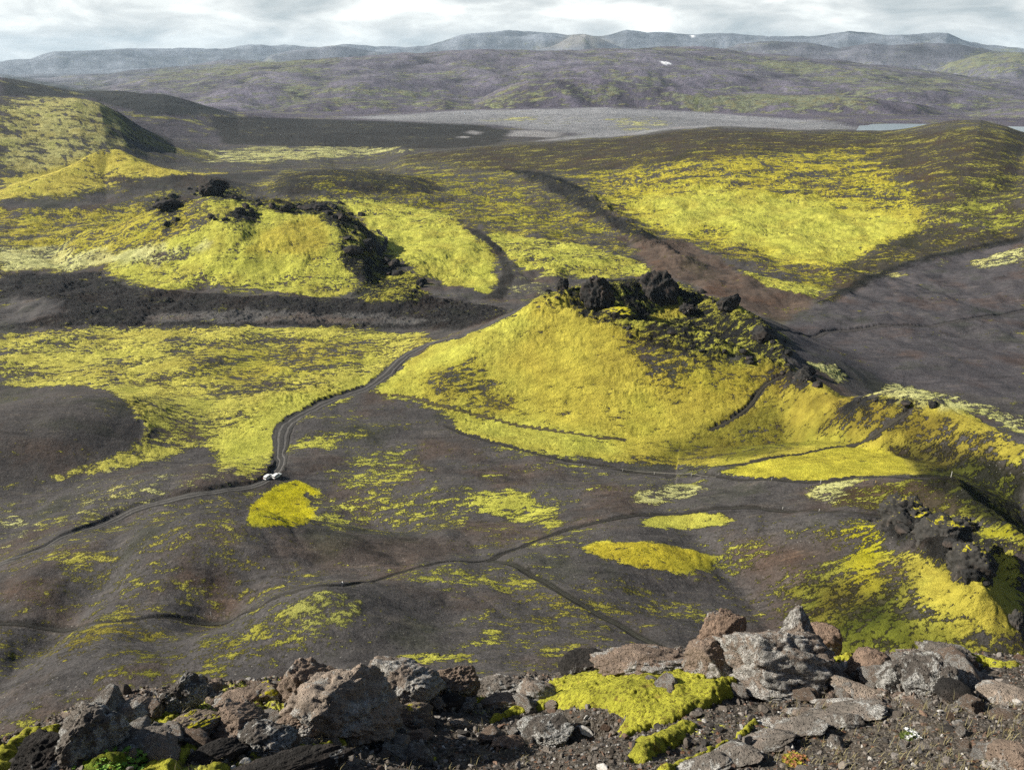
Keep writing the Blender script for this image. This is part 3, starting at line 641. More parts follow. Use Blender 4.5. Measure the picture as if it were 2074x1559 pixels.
tm = taper(D, 2700, 3200, 7600, 9000)
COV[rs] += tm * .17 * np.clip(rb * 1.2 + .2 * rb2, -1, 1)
SHADE = 1.15 + np.clip(1.1 * (rb2 - .25) + 1.3 * (.35 - rb), -.75, 1.1) * tm  # ravines darkened in the soil colour, painting relief shading on the table land
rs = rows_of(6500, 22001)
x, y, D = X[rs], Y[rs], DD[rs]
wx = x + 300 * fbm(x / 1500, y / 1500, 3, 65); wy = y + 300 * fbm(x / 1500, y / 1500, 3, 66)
FSH = 1 + np.clip(.9 * (.2 - ridged(wx / 1700, wy / 1700, 5, 18, .6)) + .9 * (ridged(wx / 500, wy / 900, 4, 67, .6) - .2), -.55, 1.0) * taper(D, 6600, 8000, 21000, 22500)  # soil tone that paints relief shading onto the far mountains
# farther hills: broken cushions and gullies on a larger scale
rs = rows_of(850, 3200)
x, y, D = X[rs], Y[rs], DD[rs]
bf = billow((x + 12 * perlin(x / 40, y / 40, 61)) / 30, y / 22, 4, 62, .62)
tf = taper(D, 850, 1150, 2600, 3200)
Z[rs] += tf * 1.6 * bf * sstep(.2, .7, COV[rs])
COV[rs] -= .40 * (1 - sstep(.12, .36, bf)) * tf * sstep(.3, .7, COV[rs])
for T in TRACKS:     # tread level again after the relief
    P, W, zc = T[2:5]
    for (x0, y0), w, z0 in zip(P, W, zc):
        d = math.hypot(x0, y0); az = math.atan2(x0, y0); m = w * .5 + 1.2
        r_ = rows_of(d - m, d + m); c_ = cols_of(az - m / d, az + m / d)
        key = 1 - sstep(w * .5 + .1, w * .5 + .9, np.hypot(X[r_, c_] - x0, Y[r_, c_] - y0))
        Z[r_, c_] += (z0 - Z[r_, c_]) * key * .8
# ------------------------------------------------------------------ materials
def new_mat(name):
    m = bpy.data.materials.new(name); m.use_nodes = True
    nt = m.node_tree; nt.nodes.clear()
    out = nt.nodes.new('ShaderNodeOutputMaterial'); b = nt.nodes.new('ShaderNodeBsdfPrincipled')
    nt.links.new(b.outputs[0], out.inputs['Surface'])
    b.inputs['Roughness'].default_value = .95
    b.inputs['Specular IOR Level'].default_value = .12
    return m, nt, b
class NT:
    def __init__(s, nt): s.n = nt.nodes; s.l = nt.links
    def link(s, a, b): s.l.new(a, b)
    def setin(s, sock, v):
        if isinstance(v, bpy.types.NodeSocket): s.l.new(v, sock)
        else: sock.default_value = v
    def noise(s, vec, scale, detail=6, rough=.6, dist=0.0):
        t = s.n.new('ShaderNodeTexNoise'); t.inputs['Scale'].default_value = scale; t.inputs['Detail'].default_value = detail
        t.inputs['Roughness'].default_value = rough; t.inputs['Distortion'].default_value = dist
        s.l.new(vec, t.inputs['Vector']); return t.outputs['Fac']
    def vor(s, vec, scale, feat='F1', out='Distance', rnd=1.0):
        t = s.n.new('ShaderNodeTexVoronoi'); t.feature = feat; t.inputs['Scale'].default_value = scale; t.inputs['Randomness'].default_value = rnd
        s.l.new(vec, t.inputs['Vector']); return t.outputs[out]
    def math(s, op, a, b=0.0, c=0.0, clamp=False):
        t = s.n.new('ShaderNodeMath'); t.operation = op; t.use_clamp = clamp
        s.setin(t.inputs[0], a); s.setin(t.inputs[1], b); s.setin(t.inputs[2], c); return t.outputs[0]
    def mapr(s, v, a, b, c=0.0, d=1.0, smooth=True):
        t = s.n.new('ShaderNodeMapRange'); t.interpolation_type = 'SMOOTHSTEP' if smooth else 'LINEAR'
        s.setin(t.inputs['Value'], v)
        for k, w in zip(('From Min', 'From Max', 'To Min', 'To Max'), (a, b, c, d)): s.setin(t.inputs[k], w)
        return t.outputs[0]
    def mix(s, f, a, b, mode='MIX'):
        t = s.n.new('ShaderNodeMix'); t.data_type = 'RGBA'; t.blend_type = mode
        s.setin(t.inputs[0], f)
        for i, v in ((6, a), (7, b)):
            if isinstance(v, tuple): t.inputs[i].default_value = (*v[:3], 1)
            else: s.l.new(v, t.inputs[i])
        return t.outputs[2]
    def fmix(s, f, a, b):
        t = s.n.new('ShaderNodeMix'); s.setin(t.inputs[0], f); s.setin(t.inputs[2], a); s.setin(t.inputs[3], b); return t.outputs[0]
    def val(s, col, v):
        t = s.n.new('ShaderNodeVectorMath'); t.operation = 'SCALE'
        if isinstance(col, tuple): t.inputs[0].default_value = col[:3]
        else: s.l.new(col, t.inputs[0])
        s.setin(t.inputs['Scale'], v); return t.outputs[0]
    def pos(s): return s.n.new('ShaderNodeNewGeometry').outputs['Position']
    def objc(s): return s.n.new('ShaderNodeTexCoord').outputs['Object']
    def mapping(s, v, sc, rot=(0, 0, 0)):
        t = s.n.new('ShaderNodeMapping'); t.inputs['Scale'].default_value = sc; t.inputs['Rotation'].default_value = rot
        s.l.new(v, t.inputs['Vector']); return t.outputs[0]
    def attr(s, name):
        t = s.n.new('ShaderNodeAttribute'); t.attribute_name = name; return t
    def bump(s, h, dist=1.0, strength=1.0, normal=None):
        t = s.n.new('ShaderNodeBump'); t.inputs['Distance'].default_value = dist; t.inputs['Strength'].default_value = strength
        s.l.new(h, t.inputs['Height'])
        if normal: s.l.new(normal, t.inputs['Normal'])
        return t.outputs[0]

def land_material():
    m, nt, b = new_mat('moss_and_scoria'); g = NT(nt)
    p = g.pos(); A = g.attr('moss'); S = g.attr('soil')
    cv, rg = A.outputs['Alpha'], S.outputs['Alpha']
    ps = g.mapping(p, (.5, 1.0, .8), (0, 0, R(-8)))
    far = g.n.new('ShaderNodeVectorMath'); far.operation = 'LENGTH'; g.link(p, far.inputs[0])
    fw = g.mapr(far.outputs['Value'], 900, 2200)
    n1 = g.noise(ps, .05, 11, .66)
    n2 = g.noise(ps, .42, 8, .70, .3)
    nf = g.noise(ps, .006, 11, .68)
    nf2 = g.noise(ps, .035, 8, .7)
    big = g.fmix(fw, n1, nf); fin = g.fmix(fw, n2, nf2)
    t = g.math('ADD', cv, g.math('MULTIPLY', g.math('SUBTRACT', big, .5), 1.8))
    t = g.math('ADD', t, g.math('MULTIPLY', g.math('SUBTRACT', fin, .5), 2.3))
    nn_ = g.math('MULTIPLY', g.math('SUBTRACT', g.noise(p, 1.3, 6, .75), .5), g.mapr(far.outputs['Value'], 260, 520, 1.9, .6))
    t = g.math('ADD', t, nn_)
    nw = g.noise(g.mapping(p, (.22, 1.0, .5), (0, 0, R(-9))), .16, 9, .68, .2)
    t = g.math('ADD', t, g.math('MULTIPLY', g.math('SUBTRACT', nw, .5), .9))
    mm = g.mapr(t, .40, .64)
    # moss: clumps, dead brown flecks, greener damp spots
    n3 = g.noise(p, .9, 6, .75)
    n4 = g.noise(p, .03, 6, .6)
    mc = g.val(A.outputs['Color'], g.mapr(fin, .25, .75, .70, 1.22, False))
    mc = g.mix(g.mapr(n4, .46, .64, 0, .5), mc, g.mix(.7, mc, (.26, .19, .03)))
    mc = g.mix(g.mapr(n4, .34, .48, .55, 0), mc, g.mix(.6, mc, (.24, .26, .03)))
    n5 = g.noise(p, .11, 7, .68)
    mc = g.val(mc, g.mapr(n5, .28, .72, .62, 1.25, False))
    flk = g.mapr(n3, .60, .70, 0, .75)
    flk = g.math('MULTIPLY', flk, g.mapr(far.outputs['Value'], 500, 1500, 1, .0))
    mc = g.mix(flk, mc, g.val(A.outputs['Color'], .28))
    # bare ground: cinders, bands of finer ash, single pale or black stones
    sv = g.math('MULTIPLY', g.mapr(big, .25, .75, .62, 1.4, False), g.mapr(n3, .2, .8, .5, 1.55, False))
    scl = g.val(S.outputs['Color'], sv)
    ns = g.noise(g.mapping(p, (.16, 1.0, .5), (0, 0, R(-9))), .30, 8, .66, .2)      # wind streaks
    nb = g.noise(p, .022, 7, .62)
    def tint(c): 
        t_ = g.n.new('ShaderNodeVectorMath'); t_.operation = 'MULTIPLY'; g.link(scl, t_.inputs[0]); t_.inputs[1].default_value = c; return t_.outputs[0]
    nf_ = g.math('SUBTRACT', 1.0, fw)
    scl = g.mix(g.math('MULTIPLY', g.mapr(nb, .50, .66, 0, .8), nf_), scl, tint((1.08, .86, .72)))
    scl = g.mix(g.math('MULTIPLY', g.mapr(nb, .46, .34, 0, .8), nf_), scl, tint((.72, .80, .62)))
    scl = g.mix(g.mapr(ns, .54, .68, 0, .6), scl, tint((1.75, 1.65, 1.45)))
    scl = g.mix(g.mapr(ns, .46, .34, 0, .6), scl, tint((.50, .50, .50)))
    ng = g.noise(p, 2.6, 3, .8)
    scl = g.val(scl, g.mapr(ng, .25, .75, .45, 1.6, False))
    st = g.vor(p, 1.1)
    stc = g.vor(p, 1.1, 'F1', 'Color')
    sx = g.n.new('ShaderNodeSeparateColor'); g.link(stc, sx.inputs[0])
    near = g.mapr(far.outputs['Value'], 350, 800, 1, 0)
    pale_st = g.math('MULTIPLY', g.math('MULTIPLY', g.mapr(st, .22, .14), g.math('GREATER_THAN', sx.outputs[0], .88)), near)
    dark_st = g.math('MULTIPLY', g.math('MULTIPLY', g.mapr(st, .30, .20), g.math('LESS_THAN', sx.outputs[0], .10)), near)
    scl = g.mix(g.math('MULTIPLY', pale_st, .7), scl, (.24, .23, .20))
    scl = g.mix(g.math('MULTIPLY', dark_st, .85), scl, (.018, .017, .015))
    # pale lichen crust on rough lava
    lich = g.math('MULTIPLY', g.mapr(n2, .54, .66), g.math('MULTIPLY', rg, .45))
    scl = g.mix(lich, scl, (.17, .17, .15))
    col = g.mix(mm, scl, mc)
    g.link(col, b.inputs['Base Color'])
    hm = g.math('ADD', g.math('MULTIPLY', n2, 1.6), g.math('MULTIPLY', n3, .55))
    h = g.math('ADD', g.math('MULTIPLY', hm, g.fmix(mm, .32, .85)), g.math('MULTIPLY', mm, .22))
    h = g.math('ADD', h, g.math('MULTIPLY', g.math('MULTIPLY', n2, rg), 3.0))
    h = g.math('ADD', h, g.math('MULTIPLY', g.math('MULTIPLY', nf2, fw), 16.0))
    g.link(g.bump(h, 1.6, 1.0), b.inputs['Normal'])
    return m
def scree_material():
    m, nt, b = new_mat('crest_scree'); g = NT(nt)
    p = g.pos(); A = g.attr('moss'); S = g.attr('soil')
    n1 = g.noise(p, 1.6, 9, .65); n2 = g.noise(p, 14, 8, .7); n3 = g.noise(p, 60, 4, .7)
    v1 = g.vor(p, 26); v1c = g.vor(p, 26, 'F1', 'Color'); v2 = g.vor(p, 70); v2c = g.vor(p, 70, 'F1', 'Color')
    c1 = g.n.new('ShaderNodeSeparateColor'); g.link(v1c, c1.inputs[0]); c2 = g.n.new('ShaderNodeSeparateColor'); g.link(v2c, c2.inputs[0])
    base = g.mix(g.mapr(n1, .35, .65), (.050, .040, .030), (.085, .070, .055))
    base = g.mix(g.mapr(c2.outputs[0], .0, 1.0, 0, .8), base, (.13, .115, .095))
    base = g.mix(g.math('MULTIPLY', g.math('GREATER_THAN', c1.outputs[0], .72), g.mapr(v1, .5, .35)), base, (.15, .14, .125))
    base = g.mix(g.math('MULTIPLY', g.math('GREATER_THAN', c1.outputs[1], .82), g.mapr(v1, .5, .35)), base, (.16, .085, .05))
    rk = g.val(S.outputs['Color'], g.mapr(n1, .3, .7, .55, 1.45, False))
    lc = g.noise(p, 5.5, 9, .74, .6)
    rk = g.mix(g.mapr(g.math('ADD', lc, g.math('MULTIPLY', n3, .15)), .60, .66, 0, .8), rk, (.42, .41, .37))
    rk = g.mix(g.mapr(n2, .46, .36, 0, .8), rk, g.val(S.outputs['Color'], .25))
    base = g.mix(S.outputs['Alpha'], base, rk)
    base = g.val(base, g.mapr(n3, .2, .8, .5, 1.5, False))
    t = g.math('ADD', A.outputs['Alpha'], g.math('ADD', g.math('MULTIPLY', g.math('SUBTRACT', n1, .5), 1.3), g.math('MULTIPLY', g.math('SUBTRACT', n2, .5), 1.6)))
    mm = g.mapr(t, .5, .62)
    mc = g.val(A.outputs['Color'], g.mapr(n2, .25, .75, .5, 1.25, False))
    g.link(g.mix(mm, base, mc), b.inputs['Base Color'])
    h = g.math('ADD', g.math('MULTIPLY', n2, .05), g.math('MULTIPLY', n3, .012))
    h = g.math('SUBTRACT', h, g.math('ADD', g.math('MULTIPLY', v1, .028), g.math('MULTIPLY', v2, .010)))
    g.link(g.bump(h, 1.0, 1.0), b.inputs['Normal'])
    return m
MAT_LAND, MAT_SCREE = land_material(), scree_material()

# ------------------------------------------------------------------ the ground sheet
me = bpy.data.meshes.new('ground')
NRv, NCv = NR, NC - 1            # last column closes on the first
co = np.stack([X[:, :NCv], Y[:, :NCv], Z[:, :NCv]], -1).reshape(-1, 3).astype(np.float32)
co = np.vstack([co, [[0, 0, float(Z[0].mean())]]]).astype(np.float32)
idx = np.arange(NRv * NCv, dtype=np.int32).reshape(NRv, NCv)
nx = np.roll(idx, -1, 1)
quads = np.stack([idx[:-1], nx[:-1], nx[1:], idx[1:]], -1).reshape(-1, 4)
tris = np.stack([nx[0], idx[0], np.full(NCv, NRv * NCv, np.int32)], -1)
nq, nt3 = len(quads), len(tris)
me.vertices.add(len(co)); me.vertices.foreach_set('co', co.ravel())
me.loops.add(nq * 4 + nt3 * 3); me.loops.foreach_set('vertex_index', np.concatenate([quads[:, ::-1].ravel(), tris[:, ::-1].ravel()]).astype(np.int32))
me.polygons.add(nq + nt3)
me.polygons.foreach_set('loop_start', np.concatenate([np.arange(nq) * 4, nq * 4 + np.arange(nt3) * 3]).astype(np.int32))
fr = np.repeat((Drow[:-1] < 14).astype(np.int32), NCv)
me.polygons.foreach_set('material_index', np.concatenate([fr, np.ones(nt3, np.int32)]))
me.materials.append(MAT_LAND); me.materials.append(MAT_SCREE)
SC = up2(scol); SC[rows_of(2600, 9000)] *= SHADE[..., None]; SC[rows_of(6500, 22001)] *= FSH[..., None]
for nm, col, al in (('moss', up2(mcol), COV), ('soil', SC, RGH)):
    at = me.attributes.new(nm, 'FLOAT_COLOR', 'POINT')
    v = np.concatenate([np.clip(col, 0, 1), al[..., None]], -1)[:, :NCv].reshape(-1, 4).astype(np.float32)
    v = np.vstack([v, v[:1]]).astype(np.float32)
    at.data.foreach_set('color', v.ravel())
me.update(calc_edges=True)
ground_o = bpy.data.objects.new('ground', me); COL.objects.link(ground_o)
ground_o['kind'] = 'structure'
ground_o['label'] = 'mossy volcanic valley floor with craters, hills and far mountains'

def tag(o, label, cat, group=None, kind=None):
    if label: o['label'] = label
    if cat: o['category'] = cat
    if group: o['group'] = group
    if kind: o['kind'] = kind
    return o
def mesh_obj(name, verts, faces, mat=None, parent=None, smooth=True):
    me = bpy.data.meshes.new(name); me.from_pydata([tuple(v) for v in verts], [], [tuple(f) for f in faces]); me.update()
    if mat: me.materials.append(mat)
    if smooth: me.polygons.foreach_set('use_smooth', [True] * len(me.polygons))
    o = bpy.data.objects.new(name, me); COL.objects.link(o)
    if parent: o.parent = parent
    return o
def bm_obj(name, bm, mat=None, parent=None, smooth=False):
    me = bpy.data.meshes.new(name); bm.to_mesh(me); bm.free()
    for m in (mat if isinstance(mat, (list, tuple)) else [mat] if mat else []): me.materials.append(m)
    if smooth: me.polygons.foreach_set('use_smooth', [True] * len(me.polygons))
    o = bpy.data.objects.new(name, me); COL.objects.link(o)
    if parent: o.parent = parent
    return o

# ------------------------------------------------------------------ road and path strips
def strip_material(name, col):
    m, nt, b = new_mat(name); g = NT(nt)
    uv = g.n.new('ShaderNodeUVMap').outputs[0]; p = g.pos()
    sx = g.n.new('ShaderNodeSeparateXYZ'); g.link(uv, sx.inputs[0])
    w = g.math('ABSOLUTE', g.math('SUBTRACT', sx.outputs[0], .5))
    n = g.noise(p, .8, 6, .7)
    rut = g.mapr(g.math('ABSOLUTE', g.math('SUBTRACT', g.math('ADD', w, g.math('MULTIPLY', g.math('SUBTRACT', n, .5), .08)), .23)), .03, .11, 1, 0)
    c = g.mix(rut, g.val(col, .72), g.val(col, 1.45))
    c = g.val(c, g.mapr(n, .2, .8, .55, 1.5, False))
    g.link(c, b.inputs['Base Color'])
    g.link(g.bump(g.math('SUBTRACT', g.math('MULTIPLY', n, .3), g.math('MULTIPLY', rut, .12)), 1.0, 1.0), b.inputs['Normal'])
    return m
for name, label, P, W, zc, col in TRACKS:
    T = np.gradient(P, axis=0); T /= np.linalg.norm(T, axis=1)[:, None] + 1e-9
    Nn = np.stack([T[:, 1], -T[:, 0]], 1)
    K = 9 if name != 'footpath' else 5
    us = np.linspace(-.5, .5, K)
    vx = P[:, None, 0] + Nn[:, None, 0] * us[None, :] * W[:, None]
    vy = P[:, None, 1] + Nn[:, None, 1] * us[None, :] * W[:, None]
    vz = zat(vx, vy) + .09
    V = np.stack([vx, vy, vz], -1).reshape(-1, 3)
    i = np.arange(len(P) * K).reshape(len(P), K)
    Fq = np.stack([i[:-1, :-1], i[:-1, 1:], i[1:, 1:], i[1:, :-1]], -1).reshape(-1, 4)
    o = mesh_obj(name, V, Fq, strip_material(name + '_surface', tuple(col)))
    uvl = o.data.uv_layers.new(name='UVMap')
    li = np.empty(len(o.data.loops), np.int32); o.data.loops.foreach_get('vertex_index', li)
    uvv = np.stack([np.tile(us + .5, len(P)), np.repeat(np.arange(len(P)) * .9, K)], 1)[li]
    uvl.data.foreach_set('uv', uvv.astype(np.float32).ravel())
    o['kind'] = 'structure'; o['label'] = label

# ------------------------------------------------------------------ lake
m, nt, b = new_mat('lake_water'); g = NT(nt)
b.inputs['Base Color'].default_value = (.10, .13, .14, 1); b.inputs['Roughness'].default_value = .12; b.inputs['Specular IOR Level'].default_value = .5
g.link(g.bump(g.noise(g.mapping(g.pos(), (.3, 1, 1)), .05, 4, .6), 1.0, .5), b.inputs['Normal'])
V = []
for a in np.linspace(R(22.0), R(66), 40): V.append((2080 * math.sin(a), 2080 * math.cos(a), -7.2))
for a in np.linspace(R(66), R(22.6), 40): V.append((2740 * math.sin(a), 2740 * math.cos(a), -7.2))
o = mesh_obj('lake', V, [tuple(range(len(V)))[::-1]], m); o['kind'] = 'structure'; o['label'] = 'pale grey lake below the table land'
# ------------------------------------------------------------------ rocks of the crest
def pix_dir(px, py):
    x = (px - 1037.0) / FPX; y = -(py - 779.5) / FPX
    return np.array([x, math.cos(PITCH) + y * math.sin(PITCH), -math.sin(PITCH) + y * math.cos(PITCH)])
def near_ground(px, py):
    for k in range(60):
        az, t = px_az(px, py + 4 * k)
        lim = float(np.interp(az, ACOL, dcr)) + .35
        g = ground(px, py + 4 * k, .8, lim)
        d = math.exp(g[1])
        if d < lim and abs(float(zat(np.array(g[2]), np.array(g[3]))) - g[4]) < .12: return np.array(g[2:5])
    return np.array(g[2:5])
def n3d(P, s, octv, seed, kind='fbm'):
    f = {'fbm': fbm, 'ridged': ridged, 'billow': billow}[kind]
    x, y, z = P[:, 0] * s, P[:, 1] * s, P[:, 2] * s
    return (f(x + .37 * z, y + .71 * z, octv, seed, .55) + f(y - .4 * x, z + .3 * x, octv, seed + 9, .55) + f(z + .5 * y, x - .6 * y, octv, seed + 18, .55)) / 3
_ico = {}
def ico(sub):
    if sub not in _ico:
        bm = bmesh.new(); bmesh.ops.create_icosphere(bm, subdivisions=sub, radius=1)
        _ico[sub] = (np.array([v.co[:] for v in bm.verts]), np.array([[v.index for v in f.verts] for f in bm.faces], np.int32)); bm.free()
    return _ico[sub]
def rock_shape(seed, sub=5, cuts=14, cut=(.55, .9), lump=.16, crag=.16, fine=.05, layer=0.0):
    rng = np.random.RandomState(seed)
    P = ico(sub)[0].copy()
    for _ in range(cuts):
        n = rng.normal(size=3); n /= np.linalg.norm(n)
        d = rng.uniform(*cut); e = P @ n - d
        P -= np.where(e > 0, e, 0)[:, None] * n * .94
    N = P / (np.linalg.norm(P, axis=1)[:, None] + 1e-9)
    o = P + seed * 3.17
    P += N * (lump * n3d(o, 1.3, 3, seed) + crag * .45 * (n3d(o, 2.4, 5, seed + 3, 'ridged') - .2) - crag * .9 * np.clip(.42 - n3d(o, 2.6, 4, seed + 5, 'billow'), 0, 1) + fine * n3d(o, 9, 4, seed + 7))[:, None]
    if layer: P += N * (layer * np.sin(P[:, 2] * 17 + 2 * n3d(o, 1.5, 2, seed + 8) * 3))[:, None] * .5
    return P
def rock_material(name, base, red=.25, lichen=.35, moss_amt=0.0, scale=1.0):
    m, nt, b = new_mat(name); g = NT(nt)
    p = g.objc(); P = g.mapping(p, (scale,) * 3)
    n1 = g.noise(P, 4, 8, .65); n2 = g.noise(P, 22, 8, .72); n3 = g.noise(P, 90, 4, .7); v = g.vor(P, 46); v2 = g.vor(P, 120)
    c = g.val(base, g.mapr(n1, .25, .75, .55, 1.5, False))
    c = g.mix(g.mapr(n1, .45, .66, 0, red), c, (.21, .115, .070))
    c = g.val(c, g.mapr(n2, .25, .75, .5, 1.5, False))
    c = g.mix(g.mapr(v, .12, .30, .75, 0), c, g.val(base, .22))                  # gas holes
    ln1 = g.noise(P, 5.5, 9, .74, .6); ln2 = g.noise(P, 1.7, 4, .6)
    lv = g.math('ADD', g.math('MULTIPLY', ln1, 1.0), g.math('MULTIPLY', ln2, .55))
    la = g.math('MULTIPLY', g.mapr(lv, .885 - .17 * lichen, .93 - .17 * lichen), g.mapr(n3, .34, .5))
    c = g.mix(g.math('MULTIPLY', la, .8), c, g.mix(g.mapr(n2, .4, .6), (.32, .315, .285), (.60, .59, .55)))
    if moss_amt:
        nz = g.n.new('ShaderNodeSeparateXYZ'); gn = g.n.new('ShaderNodeNewGeometry'); g.link(gn.outputs['Normal'], nz.inputs[0])
        mm = g.mapr(g.math('ADD', g.math('ADD', g.math('MULTIPLY', nz.outputs[2], .45), g.math('MULTIPLY', n1, 1.1)), g.math('MULTIPLY', n2, .6)), 1.36 - .26 * moss_amt, 1.44 - .26 * moss_amt)
        c = g.mix(mm, c, g.val((.42, .37, .02), g.mapr(n2, .25, .75, .5, 1.3, False)))
    g.link(c, b.inputs['Base Color'])
    h = g.math('ADD', g.math('MULTIPLY', n2, .055), g.math('ADD', g.math('MULTIPLY', n3, .014), g.math('MULTIPLY', g.mapr(v, 0, .35), .018)))
    h = g.math('ADD', h, g.math('MULTIPLY', la, .006))
    g.link(g.bump(h, 1.0, 1.0), b.inputs['Normal'])
    return m
RM = {
    'brown': rock_material('brown_lava', (.25, .19, .145), .3, .5),
    'red': rock_material('red_lava', (.26, .185, .135), .3, .4),
    'lichen': rock_material('lichened_lava', (.26, .21, .168), .2, 1.0),
    'grey': rock_material('grey_lava', (.20, .175, .148), .2, .8),
    'dark': rock_material('black_lava', (.036, .033, .030), .08, .12),
    'darkl': rock_material('black_lava_with_lichen', (.12, .105, .09), .15, .95),
    'tan': rock_material('tan_lava', (.35, .285, .225), .25, .5),
    'mossy': rock_material('mossy_lava', (.24, .19, .145), .25, .6, .45),
}
def place_box(x0, y0, x1, y1, deep=.8, sink=.12):
    cx, cy = (x0 + x1) / 2, (y0 + y1) / 2
    G = near_ground(cx, y1 - sink * (y1 - y0))
    cam_p = np.array([0, 0, CAM_Z]); r = np.linalg.norm(G - cam_p)
    a = .5 * (x1 - x0) * r / FPX; vh = .5 * (y1 - y0) * r / FPX
    dv = pix_dir(cx, cy); dv /= np.linalg.norm(dv); sd = -dv[2]; cd = math.sqrt(1 - sd * sd)
    b = min(deep * a, .85 * vh / sd)
    c = math.sqrt(max(vh * vh - (b * sd) ** 2, (.3 * vh) ** 2)) / cd
    C = cam_p + dv * (r + .45 * b)
    return C, a, b, c, math.atan2(dv[0], dv[1])
def boulder(name, label, box, kind, seed, deep=.8, cat='rock', sub=5, roll=0.0, group=None, **k):
    x0, y0, x1, y1 = box; ex, ey = (x1 - x0) * .05, (y1 - y0) * .05; box = (x0 - ex, y0 - ey, x1 + ex, y1 + ey * 1.6)
    if sub == 5 and x1 - x0 > 70: sub = 6
    C, a, b, c, az = place_box(*box, deep=deep)
    P = rock_shape(seed, sub, **k)
    ext = np.abs(P).max(0)
    lo, hi = P.min(0), P.max(0)
    P = (P - (lo + hi) / 2) / ((hi - lo) / 2)
    P = P * np.array([a, b, c]) * 1.04
    if roll:
        cr, sr = math.cos(roll), math.sin(roll)
        P = np.stack([P[:, 0] * cr - P[:, 2] * sr, P[:, 1], P[:, 0] * sr + P[:, 2] * cr], 1)
    o = mesh_obj(name, P, ico(sub)[1], RM[kind])
    o.location = C; o.rotation_euler = (0, 0, -az)
    return tag(o, label, cat, group)
JAG = dict(cuts=16, cut=(.5, .9), lump=.30, crag=.62, fine=.11)
BLK = dict(cuts=14, cut=(.5, .82), lump=.18, crag=.42, fine=.085)
RND = dict(cuts=9, cut=(.62, .95), lump=.24, crag=.32, fine=.07)
